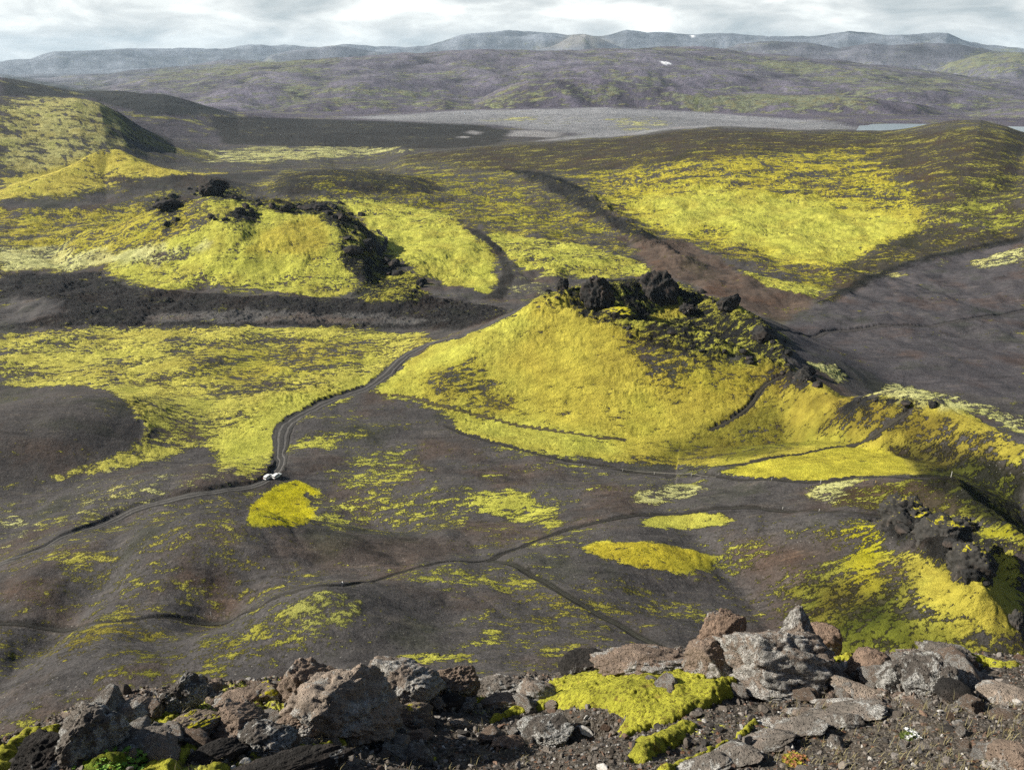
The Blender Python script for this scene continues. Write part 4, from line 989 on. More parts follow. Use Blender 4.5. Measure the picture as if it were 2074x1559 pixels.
BOULDERS = [
 ('boulder', 'reddish upright block at the left end of the tall lichened outcrop', (1422, 1246, 1505, 1345), 'red', 11, BLK, dict(roll=.25)),
 ('boulder', 'largest brown boulder of the right outcrop, lichened front face', (1462, 1268, 1655, 1412), 'lichen', 12, JAG, dict(deep=.7)),
 ('boulder', 'pointed peak boulder with black shaded right side, top of the outcrop', (1580, 1252, 1655, 1372), 'lichen', 13, BLK, dict(roll=-.2)),
 ('boulder', 'rust brown block leaning on the right of the pointed peak boulder', (1634, 1270, 1698, 1330), 'red', 14, BLK, {}),
 ('boulder', 'dark brown lumpy boulder below the reddish upright block', (1392, 1300, 1482, 1385), 'brown', 15, RND, {}),
 ('rock', 'small black lump tucked left of the dark brown lumpy boulder', (1396, 1294, 1428, 1326), 'dark', 16, RND, dict(sub=4)),
 ('boulder', 'smooth black boulder standing alone on the crest above the yellow moss', (1138, 1318, 1224, 1370), 'dark', 17, RND, dict(roll=.18)),
 ('boulder', 'long low knobbly brown boulder right of the smooth black one', (1212, 1304, 1398, 1378), 'brown', 18, JAG, dict(deep=.6)),
 ('boulder', 'biggest tan boulder of the left outcrop with sloping flat top', (588, 1352, 800, 1512), 'tan', 19, dict(cuts=12, cut=(.5, .85), lump=.22, crag=.5, fine=.08, layer=.05), dict(deep=.75, roll=-.3)),
 ('boulder', 'white lichened boulder beside the biggest tan boulder', (762, 1334, 892, 1440), 'lichen', 20, BLK, {}),
 ('boulder', 'slanting brown rock rising from the left of the biggest tan boulder', (566, 1346, 686, 1438), 'brown', 21, BLK, dict(roll=-.45)),
 ('boulder', 'dark craggy pillar on the left crest line', (336, 1376, 408, 1446), 'darkl', 22, JAG, {}),
 ('rock', 'small pale rock touching the dark craggy pillar', (384, 1372, 418, 1412), 'lichen', 23, BLK, dict(sub=4)),
 ('boulder', 'grey fluted boulder above the black block at lower left', (138, 1432, 246, 1540), 'grey', 24, JAG, dict(roll=-.3)),
 ('boulder', 'round pitted brown boulder with dark hollow on its right', (230, 1422, 306, 1472), 'lichen', 25, RND, {}),
 ('boulder', 'black block at the bottom left corner', (30, 1490, 148, 1566), 'dark', 26, BLK, {}),
 ('boulder', 'plain brown boulder below the slanting brown rock', (430, 1436, 530, 1510), 'brown', 27, BLK, dict(roll=-.2)),
 ('boulder', 'grey white crusted boulder in front of the biggest tan boulder', (486, 1464, 590, 1540), 'darkl', 28, JAG, {}),
 ('boulder', 'brown boulder right of the white lichened one', (888, 1356, 966, 1424), 'brown', 29, JAG, {}),
 ('boulder', 'low grey ridge rock on the middle crest', (950, 1372, 1064, 1420), 'grey', 30, JAG, dict(deep=.6)),
 ('boulder', 'rounded brown rock at the left edge of the big moss cushion', (1052, 1376, 1122, 1428), 'lichen', 31, RND, {}),
 ('rock', 'dark brown rock under the low grey ridge rock', (980, 1402, 1052, 1436), 'brown', 32, BLK, dict(sub=4)),
 ('boulder', 'orange brown tall block on the right hand crest', (1724, 1322, 1794, 1384), 'red', 33, BLK, dict(roll=.3)),
 ('boulder', 'black boulder with white veins right of the orange brown block', (1786, 1334, 1872, 1404), 'darkl', 34, JAG, {}),
 ('boulder', 'white streaked black boulder farther right along the crest', (1838, 1340, 1922, 1412), 'darkl', 35, BLK, dict(roll=-.35)),
 ('rock', 'dark rounded rock below the white streaked black boulder', (1906, 1386, 1964, 1424), 'dark', 36, RND, dict(sub=4)),
 ('rock', 'flat pinkish rock with white cap at the right edge', (2000, 1390, 2084, 1428), 'tan', 37, RND, dict(sub=4)),
 ('rock', 'small orange slab below the pointed peak boulder', (1604, 1336, 1650, 1372), 'red', 38, BLK, dict(sub=4)),
 ('rock', 'small orange brown cube like rock under the small orange slab', (1594, 1368, 1648, 1402), 'red', 39, BLK, dict(sub=4)),
 ('boulder', 'crumbly grey lichened rock on the crest before the green bowl', (1872, 1306, 1966, 1348), 'grey', 40, JAG, {}),
 ('rock', 'rounded pale grey stone beside the long dark ledge', (1700, 1444, 1742, 1478), 'grey', 41, BLK, dict(sub=4)),
 ('rock', 'angular light grey stone in the shade below the long ledge', (1680, 1494, 1708, 1518), 'grey', 42, BLK, dict(sub=4)),
 ('boulder', 'grey angular block in the dark hollow below the big moss cushion', (1056, 1452, 1152, 1512), 'darkl', 43, BLK, {}),
 ('rock', 'reddish flat stone left of the grey block in the hollow', (1000, 1488, 1058, 1516), 'red', 44, BLK, dict(sub=4)),
 ('rock', 'brown stone alone on the gravel in the lower middle', (822, 1476, 872, 1502), 'red', 45, BLK, dict(sub=4)),
 ('rock', 'pale lumpy stone lowest on the middle gravel', (778, 1486, 826, 1518), 'tan', 46, RND, dict(sub=4)),
 ('boulder', 'brown mound rock cut by the bottom right corner', (2020, 1512, 2100, 1570), 'brown', 47, RND, {}),
 ('boulder', 'flat black rock between moss patches at lower left', (390, 1506, 486, 1552), 'dark', 48, RND, dict(deep=.6)),
 ('boulder', 'flat dark rock on the bottom edge under the tan boulder', (478, 1528, 690, 1580), 'dark', 49, BLK, dict(deep=.5)),
 ('rock', 'twisted grey rock lying below the round pitted boulder', (236, 1484, 330, 1520), 'grey', 50, JAG, dict(sub=4)),
 ('boulder', 'brown boulder bridging the tan boulder and the lichened grey one', (560, 1436, 640, 1490), 'brown', 51, BLK, {}),
 ('rock', 'dark wedge under the right side of the white lichened boulder', (876, 1404, 940, 1440), 'dark', 52, BLK, dict(sub=4)),
 ('boulder', 'low brown rock with moss between the tan boulder and the hollow', (808, 1430, 872, 1478), 'mossy', 53, BLK, {}),
 ('boulder', 'white speckled rock at the foot of the largest right boulder', (1486, 1366, 1600, 1420), 'lichen', 54, JAG, {}),
 ('rock', 'pale crumbled rock left of the black boulder with white veins', (1690, 1384, 1790, 1420), 'tan', 55, JAG, dict(sub=4)),
 ('rock', 'tan sunlit rock behind the orange brown tall block', (1660, 1344, 1722, 1372), 'tan', 56, BLK, dict(sub=4)),
 ('boulder', 'mossy brown outcrop rock left of the plain brown boulder', (326, 1446, 436, 1500), 'mossy', 57, JAG, {}),
 ('rock', 'brown jagged rock on the crest between pillar and slanting rock', (440, 1400, 520, 1436), 'brown', 58, JAG, dict(sub=4)),
 ('rock', 'mossy jagged rock right of the crest gap at left', (506, 1384, 570, 1424), 'mossy', 59, JAG, dict(sub=4)),
]
for nm, lb, box, kd, sd, shp, kw in BOULDERS:
    boulder(nm, lb, box, kd, sd, **shp, **kw)

# the long overhanging ledge
def ledge(name, label, pts, w, h, kind, seed):
    Q = np.array([near_ground(*p) for p in pts]); Q = resample(Q, 90, False)
    T = np.gradient(Q, axis=0); T[:, 2] = 0; T /= np.linalg.norm(T, axis=1)[:, None]
    S = np.stack([T[:, 1], -T[:, 0], 0 * T[:, 0]], 1)          # to the right of travel = towards the viewer
    K = 28; th = np.linspace(0, 2 * math.pi, K, endpoint=False)
    prof = np.stack([np.sign(np.cos(th)) * np.abs(np.cos(th)) ** .6, np.sign(np.sin(th)) * np.abs(np.sin(th)) ** .6], 1)
    s = np.linspace(0, 1, 90); env = np.clip(np.minimum(s / .08, (1 - s) / .10), 0, 1) ** .5
    V = Q[:, None] + S[:, None] * (prof[None, :, :1] * w * .5 * (env * (1 + .55 * perlin(s * 9, s * 0 + seed, 3)))[:, None, None]) + np.array([0, 0, 1.]) * (prof[None, :, 1:] * h * .5 * env[:, None, None] + h * .55 + .12 * S[:, None, :1] * 0)
    V = V - np.array([0, 0, 1.]) * (prof[None, :, :1] * h * .25)
    V = V.reshape(-1, 3); c0 = Q.mean(0); L = V - c0
    N = L - np.repeat(Q - c0, K, 0); N /= np.linalg.norm(N, axis=1)[:, None] + 1e-6
    L = L + N * (.11 * n3d(L, 2.6, 5, seed, 'ridged') + .05 * n3d(L, 8, 4, seed + 4) - .10 * np.clip(.4 - n3d(L * np.array([1, 1, 2.5]), 4, 4, seed + 2, 'billow'), 0, 1))[:, None]
    i = np.arange(90 * K).reshape(90, K); j = np.roll(i, -1, 1)
    Fq = np.stack([i[:-1], j[:-1], j[1:], i[1:]], -1).reshape(-1, 4).tolist() + [list(i[0]), list(i[-1][::-1])]
    o = mesh_obj(name, L, Fq, RM[kind]); o.location = c0
    return tag(o, label, 'rock')
def slab_ledge(name, label, boxes, kind, seed, roll):
    c0 = None
    for q_, box in enumerate(boxes):
        C, a, b, c, az = place_box(*box, deep=.9)
        P = rock_shape(seed + q_, 5, cuts=10, cut=(.45, .8), lump=.16, crag=.40, fine=.08)
        lo, hi = P.min(0), P.max(0); P = (P - (lo + hi) / 2) / ((hi - lo) / 2) * np.array([a * 1.25, b, c * .62])
        cr, sr = math.cos(roll), math.sin(roll)
        P = np.stack([P[:, 0] * cr - P[:, 2] * sr, P[:, 1], P[:, 0] * sr + P[:, 2] * cr], 1)
        cz, sz = math.cos(-az), math.sin(-az)
        P = np.stack([P[:, 0] * cz - P[:, 1] * sz, P[:, 0] * sz + P[:, 1] * cz, P[:, 2]], 1) + C
        if c0 is None:
            c0 = C.copy(); root = bpy.data.objects.new(name, None); COL.objects.link(root); root.location = c0
        mesh_obj('slab', P - c0, ico(5)[1], RM[kind], root)
    return tag(root, label, 'rock')
slab_ledge('rock_ledge', 'long broken dark ledge running diagonally to the bottom edge', [(1380, 1528, 1470, 1580), (1440, 1500, 1530, 1556), (1510, 1474, 1596, 1526), (1572, 1452, 1660, 1500), (1634, 1434, 1716, 1478), (1690, 1414, 1776, 1462)], 'grey', 361, .42)
slab_ledge('rock_ledge', 'thin upper lip of rock just behind the long diagonal ledge', [(1540, 1450, 1610, 1474), (1596, 1430, 1670, 1454), (1656, 1412, 1730, 1434)], 'lichen', 381, .34)
# loose rocks that cannot be told apart
rng = np.random.RandomState(5)
protos = []
for k in range(6):
    P = rock_shape(200 + k, 4, **(JAG if k % 2 else BLK)); P /= np.abs(P).max()
    for kd in ('tan', 'lichen', 'grey', 'brown'):
        mm = bpy.data.meshes.new('loose_rock'); mm.from_pydata([tuple(v) for v in P], [], [tuple(f) for f in ico(4)[1]]); mm.materials.append(RM[kd])
        mm.polygons.foreach_set('use_smooth', [True] * len(mm.polygons)); protos.append(mm)
zones = [((150, 1392), (900, 1545), 140), ((880, 1385), (1130, 1440), 22), ((1180, 1310), (1700, 1415), 50), ((1700, 1350), (1960, 1430), 34), ((700, 1440), (1060, 1550), 16), ((1780, 1430), (2074, 1550), 10)]
for (ax, ay), (bx, by), n in zones:
    for _ in range(n):
        px = rng.uniform(ax, bx)
        lo = np.interp(px, [c[0] for c in CREST], [c[1] for c in CREST])
        py = rng.uniform(max(ay, lo + 4), by)
        G = near_ground(px, py); r = np.linalg.norm(G - np.array([0, 0, CAM_Z]))
        s = rng.lognormal(2.72, .48) * r / FPX
        o = bpy.data.objects.new('loose_rock', protos[rng.randint(len(protos))]); COL.objects.link(o)
        o.location = G + np.array([0, 0, s * .25]); o.scale = (s * rng.uniform(.8, 1.4), s * rng.uniform(.7, 1.1), s * rng.uniform(.5, .95))
        o.rotation_euler = (rng.uniform(-.5, .5), rng.uniform(-.5, .5), rng.uniform(0, 6.28))
        tag(o, 'small jagged lava rock lying loose between the crest boulders', 'rock', 'loose rocks between the crest boulders')

# gravel: thousands of stones nobody could count
def scatter(name, label, n, size, seed, mat, dens):
    rng = np.random.RandomState(seed); B, Fc = ico(3) if n < 9000 else ico(2)
    az = rng.uniform(R(-47), R(47), n * 4)
    dc = np.interp(az, ACOL, dcr)
    d = np.sqrt(rng.uniform(3.2 ** 2, (dc + .25) ** 2))
    x, y = d * np.sin(az), d * np.cos(az)
    keep = rng.uniform(0, 1, len(x)) < dens(x, y, az, d)
    x, y, d = x[keep][:n], y[keep][:n], d[keep][:n]; n = len(x)
    z = zat(x, y)
    s = rng.lognormal(math.log(size), .5, n) * .5
    V = np.empty((n, len(B), 3), np.float32); forms = []
    for f in range(40):
        q = B.copy()
        for _c in range(7):
            v_ = rng.normal(size=3); v_ /= np.linalg.norm(v_); e_ = q @ v_ - rng.uniform(.25, .7); q = q - np.where(e_ > 0, e_, 0)[:, None] * v_
        forms.append(q / np.abs(q).max())
    for k in range(n):
        q = forms[k % 40] * rng.uniform(.55, 1.25, 3)
        a = rng.uniform(0, 6.28); c, sn = math.cos(a), math.sin(a)
        q = np.stack([q[:, 0] * c - q[:, 1] * sn, q[:, 0] * sn + q[:, 1] * c, q[:, 2] * .75], 1)
        V[k] = q * s[k] + (x[k], y[k], z[k] + s[k] * .3)
    Fa = (Fc[None] + (np.arange(n) * len(B))[:, None, None]).reshape(-1, 3)
    me = bpy.data.meshes.new(name); me.vertices.add(n * len(B)); me.vertices.foreach_set('co', V.ravel())
    me.loops.add(len(Fa) * 3); me.loops.foreach_set('vertex_index', Fa.ravel().astype(np.int32)); me.polygons.add(len(Fa)); me.polygons.foreach_set('use_smooth', np.zeros(len(Fa), bool))
    me.polygons.foreach_set('loop_start', (np.arange(len(Fa)) * 3).astype(np.int32)); me.update(calc_edges=True)
    pal = np.array([(.095, .08, .066), (.14, .12, .10), (.06, .054, .048), (.21, .19, .17), (.16, .105, .075), (.10, .068, .05), (.36, .34, .31), (.17, .15, .13)])
    ci = rng.choice(len(pal), n, p=[.2, .2, .2, .1, .06, .1, .05, .09]); colr = np.clip(pal[ci] * rng.uniform(.7, 1.3, (n, 1)), 0, 1)
    at = me.attributes.new('tone', 'FLOAT_COLOR', 'POINT')
    at.data.foreach_set('color', np.repeat(np.concatenate([colr, np.ones((n, 1))], 1), len(B), 0).astype(np.float32).ravel())
    me.materials.append(mat)
    o = bpy.data.objects.new(name, me); COL.objects.link(o); o['kind'] = 'stuff'; o['label'] = label
m, nt, b = new_mat('gravel_stone'); g = NT(nt)
p_ = g.pos(); nn = g.noise(p_, 55, 5, .7)
g.link(g.val(g.attr('tone').outputs['Color'], g.mapr(nn, .2, .8, .55, 1.45, False)), b.inputs['Base Color'])
g.link(g.bump(g.math('MULTIPLY', nn, .012), 1.0, 1.0), b.inputs['Normal'])
rightish = lambda x, y, az, d: np.where(az > -.25, 1.0, .55)
scatter('gravel', 'loose cinder gravel covering the crest', 24000, .017, 3, m, rightish)
scatter('gravel_stones', 'coarser stones strewn over the crest gravel', 2400, .036, 4, m, rightish)

# ------------------------------------------------------------------ thick moss cushions on the crest
def moss_material(name, c1, c2, c3):
    m, nt, b = new_mat(name); g = NT(nt); p = g.pos()
    n1 = g.noise(p, 5, 6, .6); n2 = g.noise(p, 38, 7, .72); n3 = g.noise(p, 150, 3, .7)
    c = g.mix(g.mapr(n1, .35, .65), c1, c2)
    c = g.mix(g.mapr(n2, .52, .36, 0, .9), c, c3)
    c = g.mix(g.mapr(g.noise(p, 9, 7, .7), .58, .66, 0, .7), c, (.20, .13, .04))
    c = g.val(c, g.mapr(n3, .2, .8, .65, 1.35, False))
    g.link(c, b.inputs['Base Color'])
    g.link(g.bump(g.math('ADD', g.math('MULTIPLY', n2, .05), g.math('MULTIPLY', n3, .012)), 1.0, .9), b.inputs['Normal'])
    return m
MM = moss_material('yellow_moss', (.47, .455, .05), (.30, .295, .035), (.085, .065, .015))
MG = moss_material('green_moss', (.16, .22, .025), (.26, .27, .025), (.05, .06, .01))
def cushion(name, label, pts, thick=.07, mat=None, cat='moss', seed=1, cell=.0105):
    W = []
    n = len(pts)
    for i in range(n):
        (ax, ay), (bx, by) = pts[i], pts[(i + 1) % n]
        k = max(1, int(math.hypot(bx - ax, by - ay) / 10))
        for j in range(k): W.append(near_ground(ax + (bx - ax) * j / k, ay + (by - ay) * j / k))
    W = np.array(W)
    gx = np.arange(W[:, 0].min() - .06, W[:, 0].max() + .06, cell); gy = np.arange(W[:, 1].min() - .06, W[:, 1].max() + .06, cell)
    xx, yy = np.meshgrid(gx, gy)
    best = np.full(xx.shape, 1e9)
    for i in range(len(W)):
        a, b_ = W[i], W[(i + 1) % len(W)]
        dx, dy = b_[0] - a[0], b_[1] - a[1]; t = np.clip(((xx - a[0]) * dx + (yy - a[1]) * dy) / (dx * dx + dy * dy + 1e-9), 0, 1)
        best = np.minimum(best, np.hypot(xx - a[0] - t * dx, yy - a[1] - t * dy))
    sd = np.where(inside(xx, yy, W), best, -best) + .07 * fbm(xx / .18, yy / .18, 5, seed, .62)
    h = thick * (1 - np.exp(-np.clip(sd, 0, 1) / (.5 * thick))) - np.clip(-sd, 0, 1) * 3
    h = h + np.clip(sd / .08, 0, 1) * (.018 * billow(xx / .17, yy / .13, 3, seed + 1, .6) + .016 * billow(xx / .06, yy / .05, 2, seed + 5, .6) + .07 * fbm(xx / .45, yy / .45, 4, seed + 2)) - .01
    zz = zat(xx, yy) + h
    ok = sd > -.03
    idx = np.full(xx.shape, -1); idx[ok] = np.arange(ok.sum())
    q = np.stack([idx[:-1, :-1], idx[:-1, 1:], idx[1:, 1:], idx[1:, :-1]], -1).reshape(-1, 4)
    q = q[(q >= 0).all(1)]
    V = np.stack([xx[ok], yy[ok], zz[ok]], 1); c0 = V.mean(0)
    o = mesh_obj(name, V - c0, q.tolist(), mat or MM); o.location = c0
    return tag(o, label, cat)
cushion('moss_cushion', 'biggest bright yellow moss cushion spilling down from the crest', [(1112, 1386), (1180, 1364), (1300, 1370), (1384, 1346), (1396, 1372), (1440, 1388), (1472, 1368), (1496, 1388), (1484, 1412), (1420, 1440), (1352, 1466), (1302, 1482), (1270, 1492), (1240, 1486), (1262, 1456), (1214, 1434), (1130, 1437), (1050, 1444), (982, 1472), (1000, 1452), (1044, 1432), (950, 1426), (890, 1420), (1000, 1418), (1080, 1424)], .09, seed=71)
cushion('moss_cushion', 'yellow moss tongue below the biggest cushion, left of the ledge', [(1258, 1545), (1290, 1502), (1380, 1466), (1412, 1470), (1374, 1512), (1304, 1545)], .08, seed=72)
cushion('moss_cushion', 'narrow yellow moss strip along the upper side of the long ledge', [(1536, 1452), (1524, 1480), (1470, 1510), (1400, 1548), (1340, 1575), (1320, 1560), (1400, 1530), (1480, 1496), (1510, 1470)], .06, seed=73)
cushion('moss_cushion', 'yellow moss cushion on the bottom edge left of the dark flat rock', [(275, 1575), (310, 1522), (350, 1508), (405, 1512), (392, 1540), (350, 1575)], .07, seed=74)
cushion('moss_cushion', 'small yellow moss wedge in front of the biggest tan boulder', [(536, 1476), (560, 1458), (604, 1444), (596, 1470), (560, 1482)], .06, seed=75)
cushion('moss_cushion', 'yellow moss streak among the left outcrop rocks', [(400, 1482), (440, 1448), (500, 1440), (470, 1470), (420, 1494)], .05, seed=76)
cushion('moss_cushion', 'thin yellow moss seam behind the hollow', [(840, 1418), (880, 1404), (905, 1408), (880, 1422), (846, 1432)], .05, seed=77)
cushion('moss_cushion', 'yellow moss cap right of the flat dark bottom rock', [(390, 1580), (420, 1548), (470, 1540), (475, 1570)], .06, seed=78)
cushion('moss_cushion', 'low yellow moss fringe on the far right crest', [(1910, 1338), (1960, 1330), (2040, 1340), (2090, 1346), (2040, 1354), (1950, 1348)], .05, seed=79)
cushion('moss_cushion', 'pale yellow moss lip left of the orange brown tall block', [(1664, 1338), (1720, 1326), (1732, 1332), (1700, 1342), (1668, 1348)], .05, seed=80)
cushion('moss_cushion', 'olive moss patch right of the black corner block', [(150, 1580), (170, 1540), (215, 1520), (270, 1530), (262, 1580)], .03, MG, seed=81)
cushion('moss_cushion', 'small yellow moss spot on the middle gravel', [(846, 1545), (866, 1520), (888, 1526), (874, 1548)], .05, seed=82)

cushion('moss_cushion', 'ragged yellow moss mat between grey fluted boulder and mossy outcrop rock', [(296, 1466), (330, 1448), (400, 1452), (424, 1470), (380, 1488), (312, 1486)], .05, seed=83)
cushion('moss_cushion', 'yellow moss strip in front of the grey white crusted boulder', [(590, 1530), (640, 1500), (700, 1490), (712, 1504), (650, 1530), (610, 1546)], .05, seed=84)
cushion('moss_cushion', 'broad yellow moss mat low on the left corner beside the black block', [(-30, 1545), (20, 1500), (60, 1478), (118, 1470), (120, 1490), (40, 1510), (30, 1560), (-20, 1580)], .05, seed=85)
# dry grass
m, nt, b = new_mat('straw_grass'); g = NT(nt)
g.link(g.mix(g.noise(g.pos(), 6, 3, .6), (.16, .13, .055), (.30, .27, .15)), b.inputs['Base Color'])
rng = np.random.RandomState(9); V, Fc = [], []
for _ in range(420):
    px, py = (rng.uniform(1560, 2090), rng.uniform(1400, 1575)) if rng.rand() < .7 else (rng.uniform(200, 1100), rng.uniform(1440, 1570))
    G = near_ground(px, py)
    for _b in range(rng.randint(4, 9)):
        a = rng.uniform(0, 6.28); L = rng.uniform(.02, .075); ln_ = rng.uniform(.3, 1.1); w = .0016
        b0 = G + np.append(rng.normal(0, .018, 2), -.004); dx = np.array([math.cos(a), math.sin(a), 0]); sx = np.array([-dx[1], dx[0], 0]) * w
        m1 = b0 + dx * L * .35 * ln_ + np.array([0, 0, L * .6]); t1 = b0 + dx * L * ln_ + np.array([0, 0, L * .85])
        k = len(V); V += [b0 - sx, b0 + sx, m1 + sx * .7, m1 - sx * .7, t1]; Fc += [(k, k + 1, k + 2, k + 3), (k + 3, k + 2, k + 4)]
o = mesh_obj('grass', V, Fc, m); o['kind'] = 'stuff'; o['label'] = 'sparse dry grass blades between the stones of the crest'
# ------------------------------------------------------------------ black lava crags standing on the crater rims
CRAG = [
 ('blocky black crag, left of the twin crags on the crater rim', (1174, 560, 1248, 640), 430, 'dark', 301),
 ('tallest black crag on the back rim of the main crater', (1288, 550, 1374, 630), 462, 'dark', 302),
 ('black saddle of lava joining the twin rim crags', (1240, 594, 1296, 632), 450, 'dark', 303),
 ('tiny black horn on the far left rim of the crater', (1126, 564, 1152, 602), 436, 'dark', 304),
 ('moss capped lava lump in front of the blocky crag', (1216, 612, 1288, 642), 410, 'mossy', 305),
 ('black notched crag on the right rim of the crater', (1450, 596, 1498, 640), 452, 'dark', 306),
 ('small dark crag on the rim inside the crater moss', (1376, 596, 1412, 620), 452, 'dark', 307),
 ('slim black fin of rock at the crater notch', (1604, 748, 1650, 800), 366, 'dark', 308),
 ('leftmost black crag on the crest of the far hill', (404, 366, 462, 400), 790, 'dark', 309),
 ('large black crag on the shoulder of the far hill', (422, 398, 494, 440), 778, 'dark', 310),
 ('broad dark crag right of the far hill shoulder', (500, 410, 560, 440), 768, 'dark', 311),
 ('flat black crag on the right top of the far hill', (590, 414, 680, 442), 755, 'dark', 312),
 ('black outcrop on the left flank of the far hill', (310, 402, 366, 420), 800, 'dark', 313),
 ('lone black hummock in the lava flow', (884, 606, 916, 630), 560, 'dark', 315),
 ('pyramid shaped black crag on the near right ridge', (1784, 1012, 1880, 1084), 214, 'darkg', 316),
 ('lumpy black crag midway down the near right ridge', (1856, 1056, 1956, 1132), 200, 'darkg', 317),
 ('lowest black crag at the end of the near right ridge', (1924, 1112, 2004, 1196), 182, 'darkg', 318),
 ('grey lava knob behind the near right ridge', (1930, 1040, 1976, 1076), 222, 'darkg', 319),
 ('small black crack rock standing in for a dark crack in the yellow slope at the right edge', (2040, 1222, 2070, 1276), 150, 'darkg', 320),  # black rock added in place of a dark crack
]
RM['darkg'] = rock_material('crag_grey_lava', (.040, .038, .034), .1, -.15, .35, .05)
RM['crag'] = rock_material('crag_black_lava', (.028, .027, .025), .12, -.3, 0, .05)
RM['cragm'] = rock_material('crag_mossy_lava', (.04, .037, .03), .1, -.2, .75, .05)
for lb, (x0, y0, x1, y1), d, kd, sd in CRAG:
    cx, cy = (x0 + x1) / 2, (y0 + y1) / 2
    dv = pix_dir(cx, cy); hd = math.hypot(dv[0], dv[1]); r = d / hd * np.linalg.norm(dv); dv /= np.linalg.norm(dv)
    a = .5 * (x1 - x0) * r / FPX; vh = .5 * (y1 - y0) * r / FPX; s_, c_ = -dv[2], math.sqrt(1 - dv[2] ** 2)
    b_ = min(.8 * a, .8 * vh / s_); cc = math.sqrt(max(vh * vh - (b_ * s_) ** 2, (.3 * vh) ** 2)) / c_
    P = rock_shape(sd, 5, cuts=9, cut=(.6, .95), lump=.62, crag=.9, fine=.18)
    lo, hi = P.min(0), P.max(0); P = (P - (lo + hi) / 2) / ((hi - lo) / 2) * np.array([a, b_, cc * 1.1])
    o = mesh_obj('lava_crag', P, ico(5)[1], RM[{'dark': 'crag', 'mossy': 'cragm', 'mossyd': 'cragm', 'darkg': 'darkg'}[kd]])
    C = np.array([0, 0, CAM_Z]) + dv * r
    zg = float(zat(np.array(C[0]), np.array(C[1]))); C[2] = min(C[2], zg + cc * .75)
    o.location = C; o.rotation_euler = (0, 0, -math.atan2(dv[0], dv[1]))
    tag(o, lb, 'crag')

g_ = ground(2055, 1266, 80)
for o in bpy.data.objects:
    if o.get('label', '').startswith('small black crack rock'):
        o.location = (g_[2], g_[3], g_[4] + .6)
# smaller knobs that cannot be told apart, strewn along the rims
rng = np.random.RandomState(12); knobs = []
for k in range(5):
    P = rock_shape(330 + k, 4, cuts=10, cut=(.55, .9), lump=.34, crag=.8, fine=.16); P /= np.abs(P).max()
    mm = bpy.data.meshes.new('lava_lump'); mm.from_pydata([tuple(v) for v in P], [], [tuple(f) for f in ico(4)[1]]); mm.materials.append(RM['crag'])
    mm.polygons.foreach_set('use_smooth', [True] * len(mm.polygons)); knobs.append(mm)
RUNS = [([(1180, 640), (1250, 660), (1320, 672), (1400, 690), (1470, 705), (1550, 735), (1598, 752)], 300, 16, 20, 1.9), ([(1390, 600), (1470, 620), (1530, 655), (1575, 705)], 360, 12, 16, 1.9), ([(1090, 606), (1130, 594)], 380, 5, 10, 1.4),
        ([(690, 432), (730, 480), (765, 520), (800, 552), (850, 590)], 560, 26, 18, 3.4), ([(310, 420), (350, 404), (430, 388), (480, 405), (560, 412), (640, 420), (700, 430)], 560, 24, 14, 3.2), ([(330, 455), (380, 445), (470, 440), (520, 430)], 560, 9, 10, 2.6),
        ([(1790, 1060), (1850, 1060), (1920, 1110), (1985, 1180)], 120, 18, 16, 1.1), ([(1640, 770), (1700, 806), (1780, 812), (1880, 816)], 280, 12, 8, 1.0)]
for pts, dm, n, wob, sz in RUNS:
    P = resample(np.array(pts, float), 200, False)
    for k in range(n):
        c = P[rng.randint(200)]; g_ = ground(c[0] + rng.normal(0, wob), c[1] + rng.normal(0, wob * .5), dm)
        s_ = sz * rng.lognormal(0, .4)
        o = bpy.data.objects.new('lava_lump', knobs[rng.randint(5)]); COL.objects.link(o)
        o.location = (g_[2], g_[3], float(zat(np.array(g_[2]), np.array(g_[3]))) + .2 * s_); o.scale = (s_ * rng.uniform(.8, 1.5), s_ * rng.uniform(.7, 1.2), s_ * rng.uniform(.6, 1.2)); o.rotation_euler = (0, 0, rng.uniform(0, 6.28))
        tag(o, 'small jagged lump of black lava sticking out of the moss along a rocky crest', 'lava rock', 'lava lumps along the rocky crests')
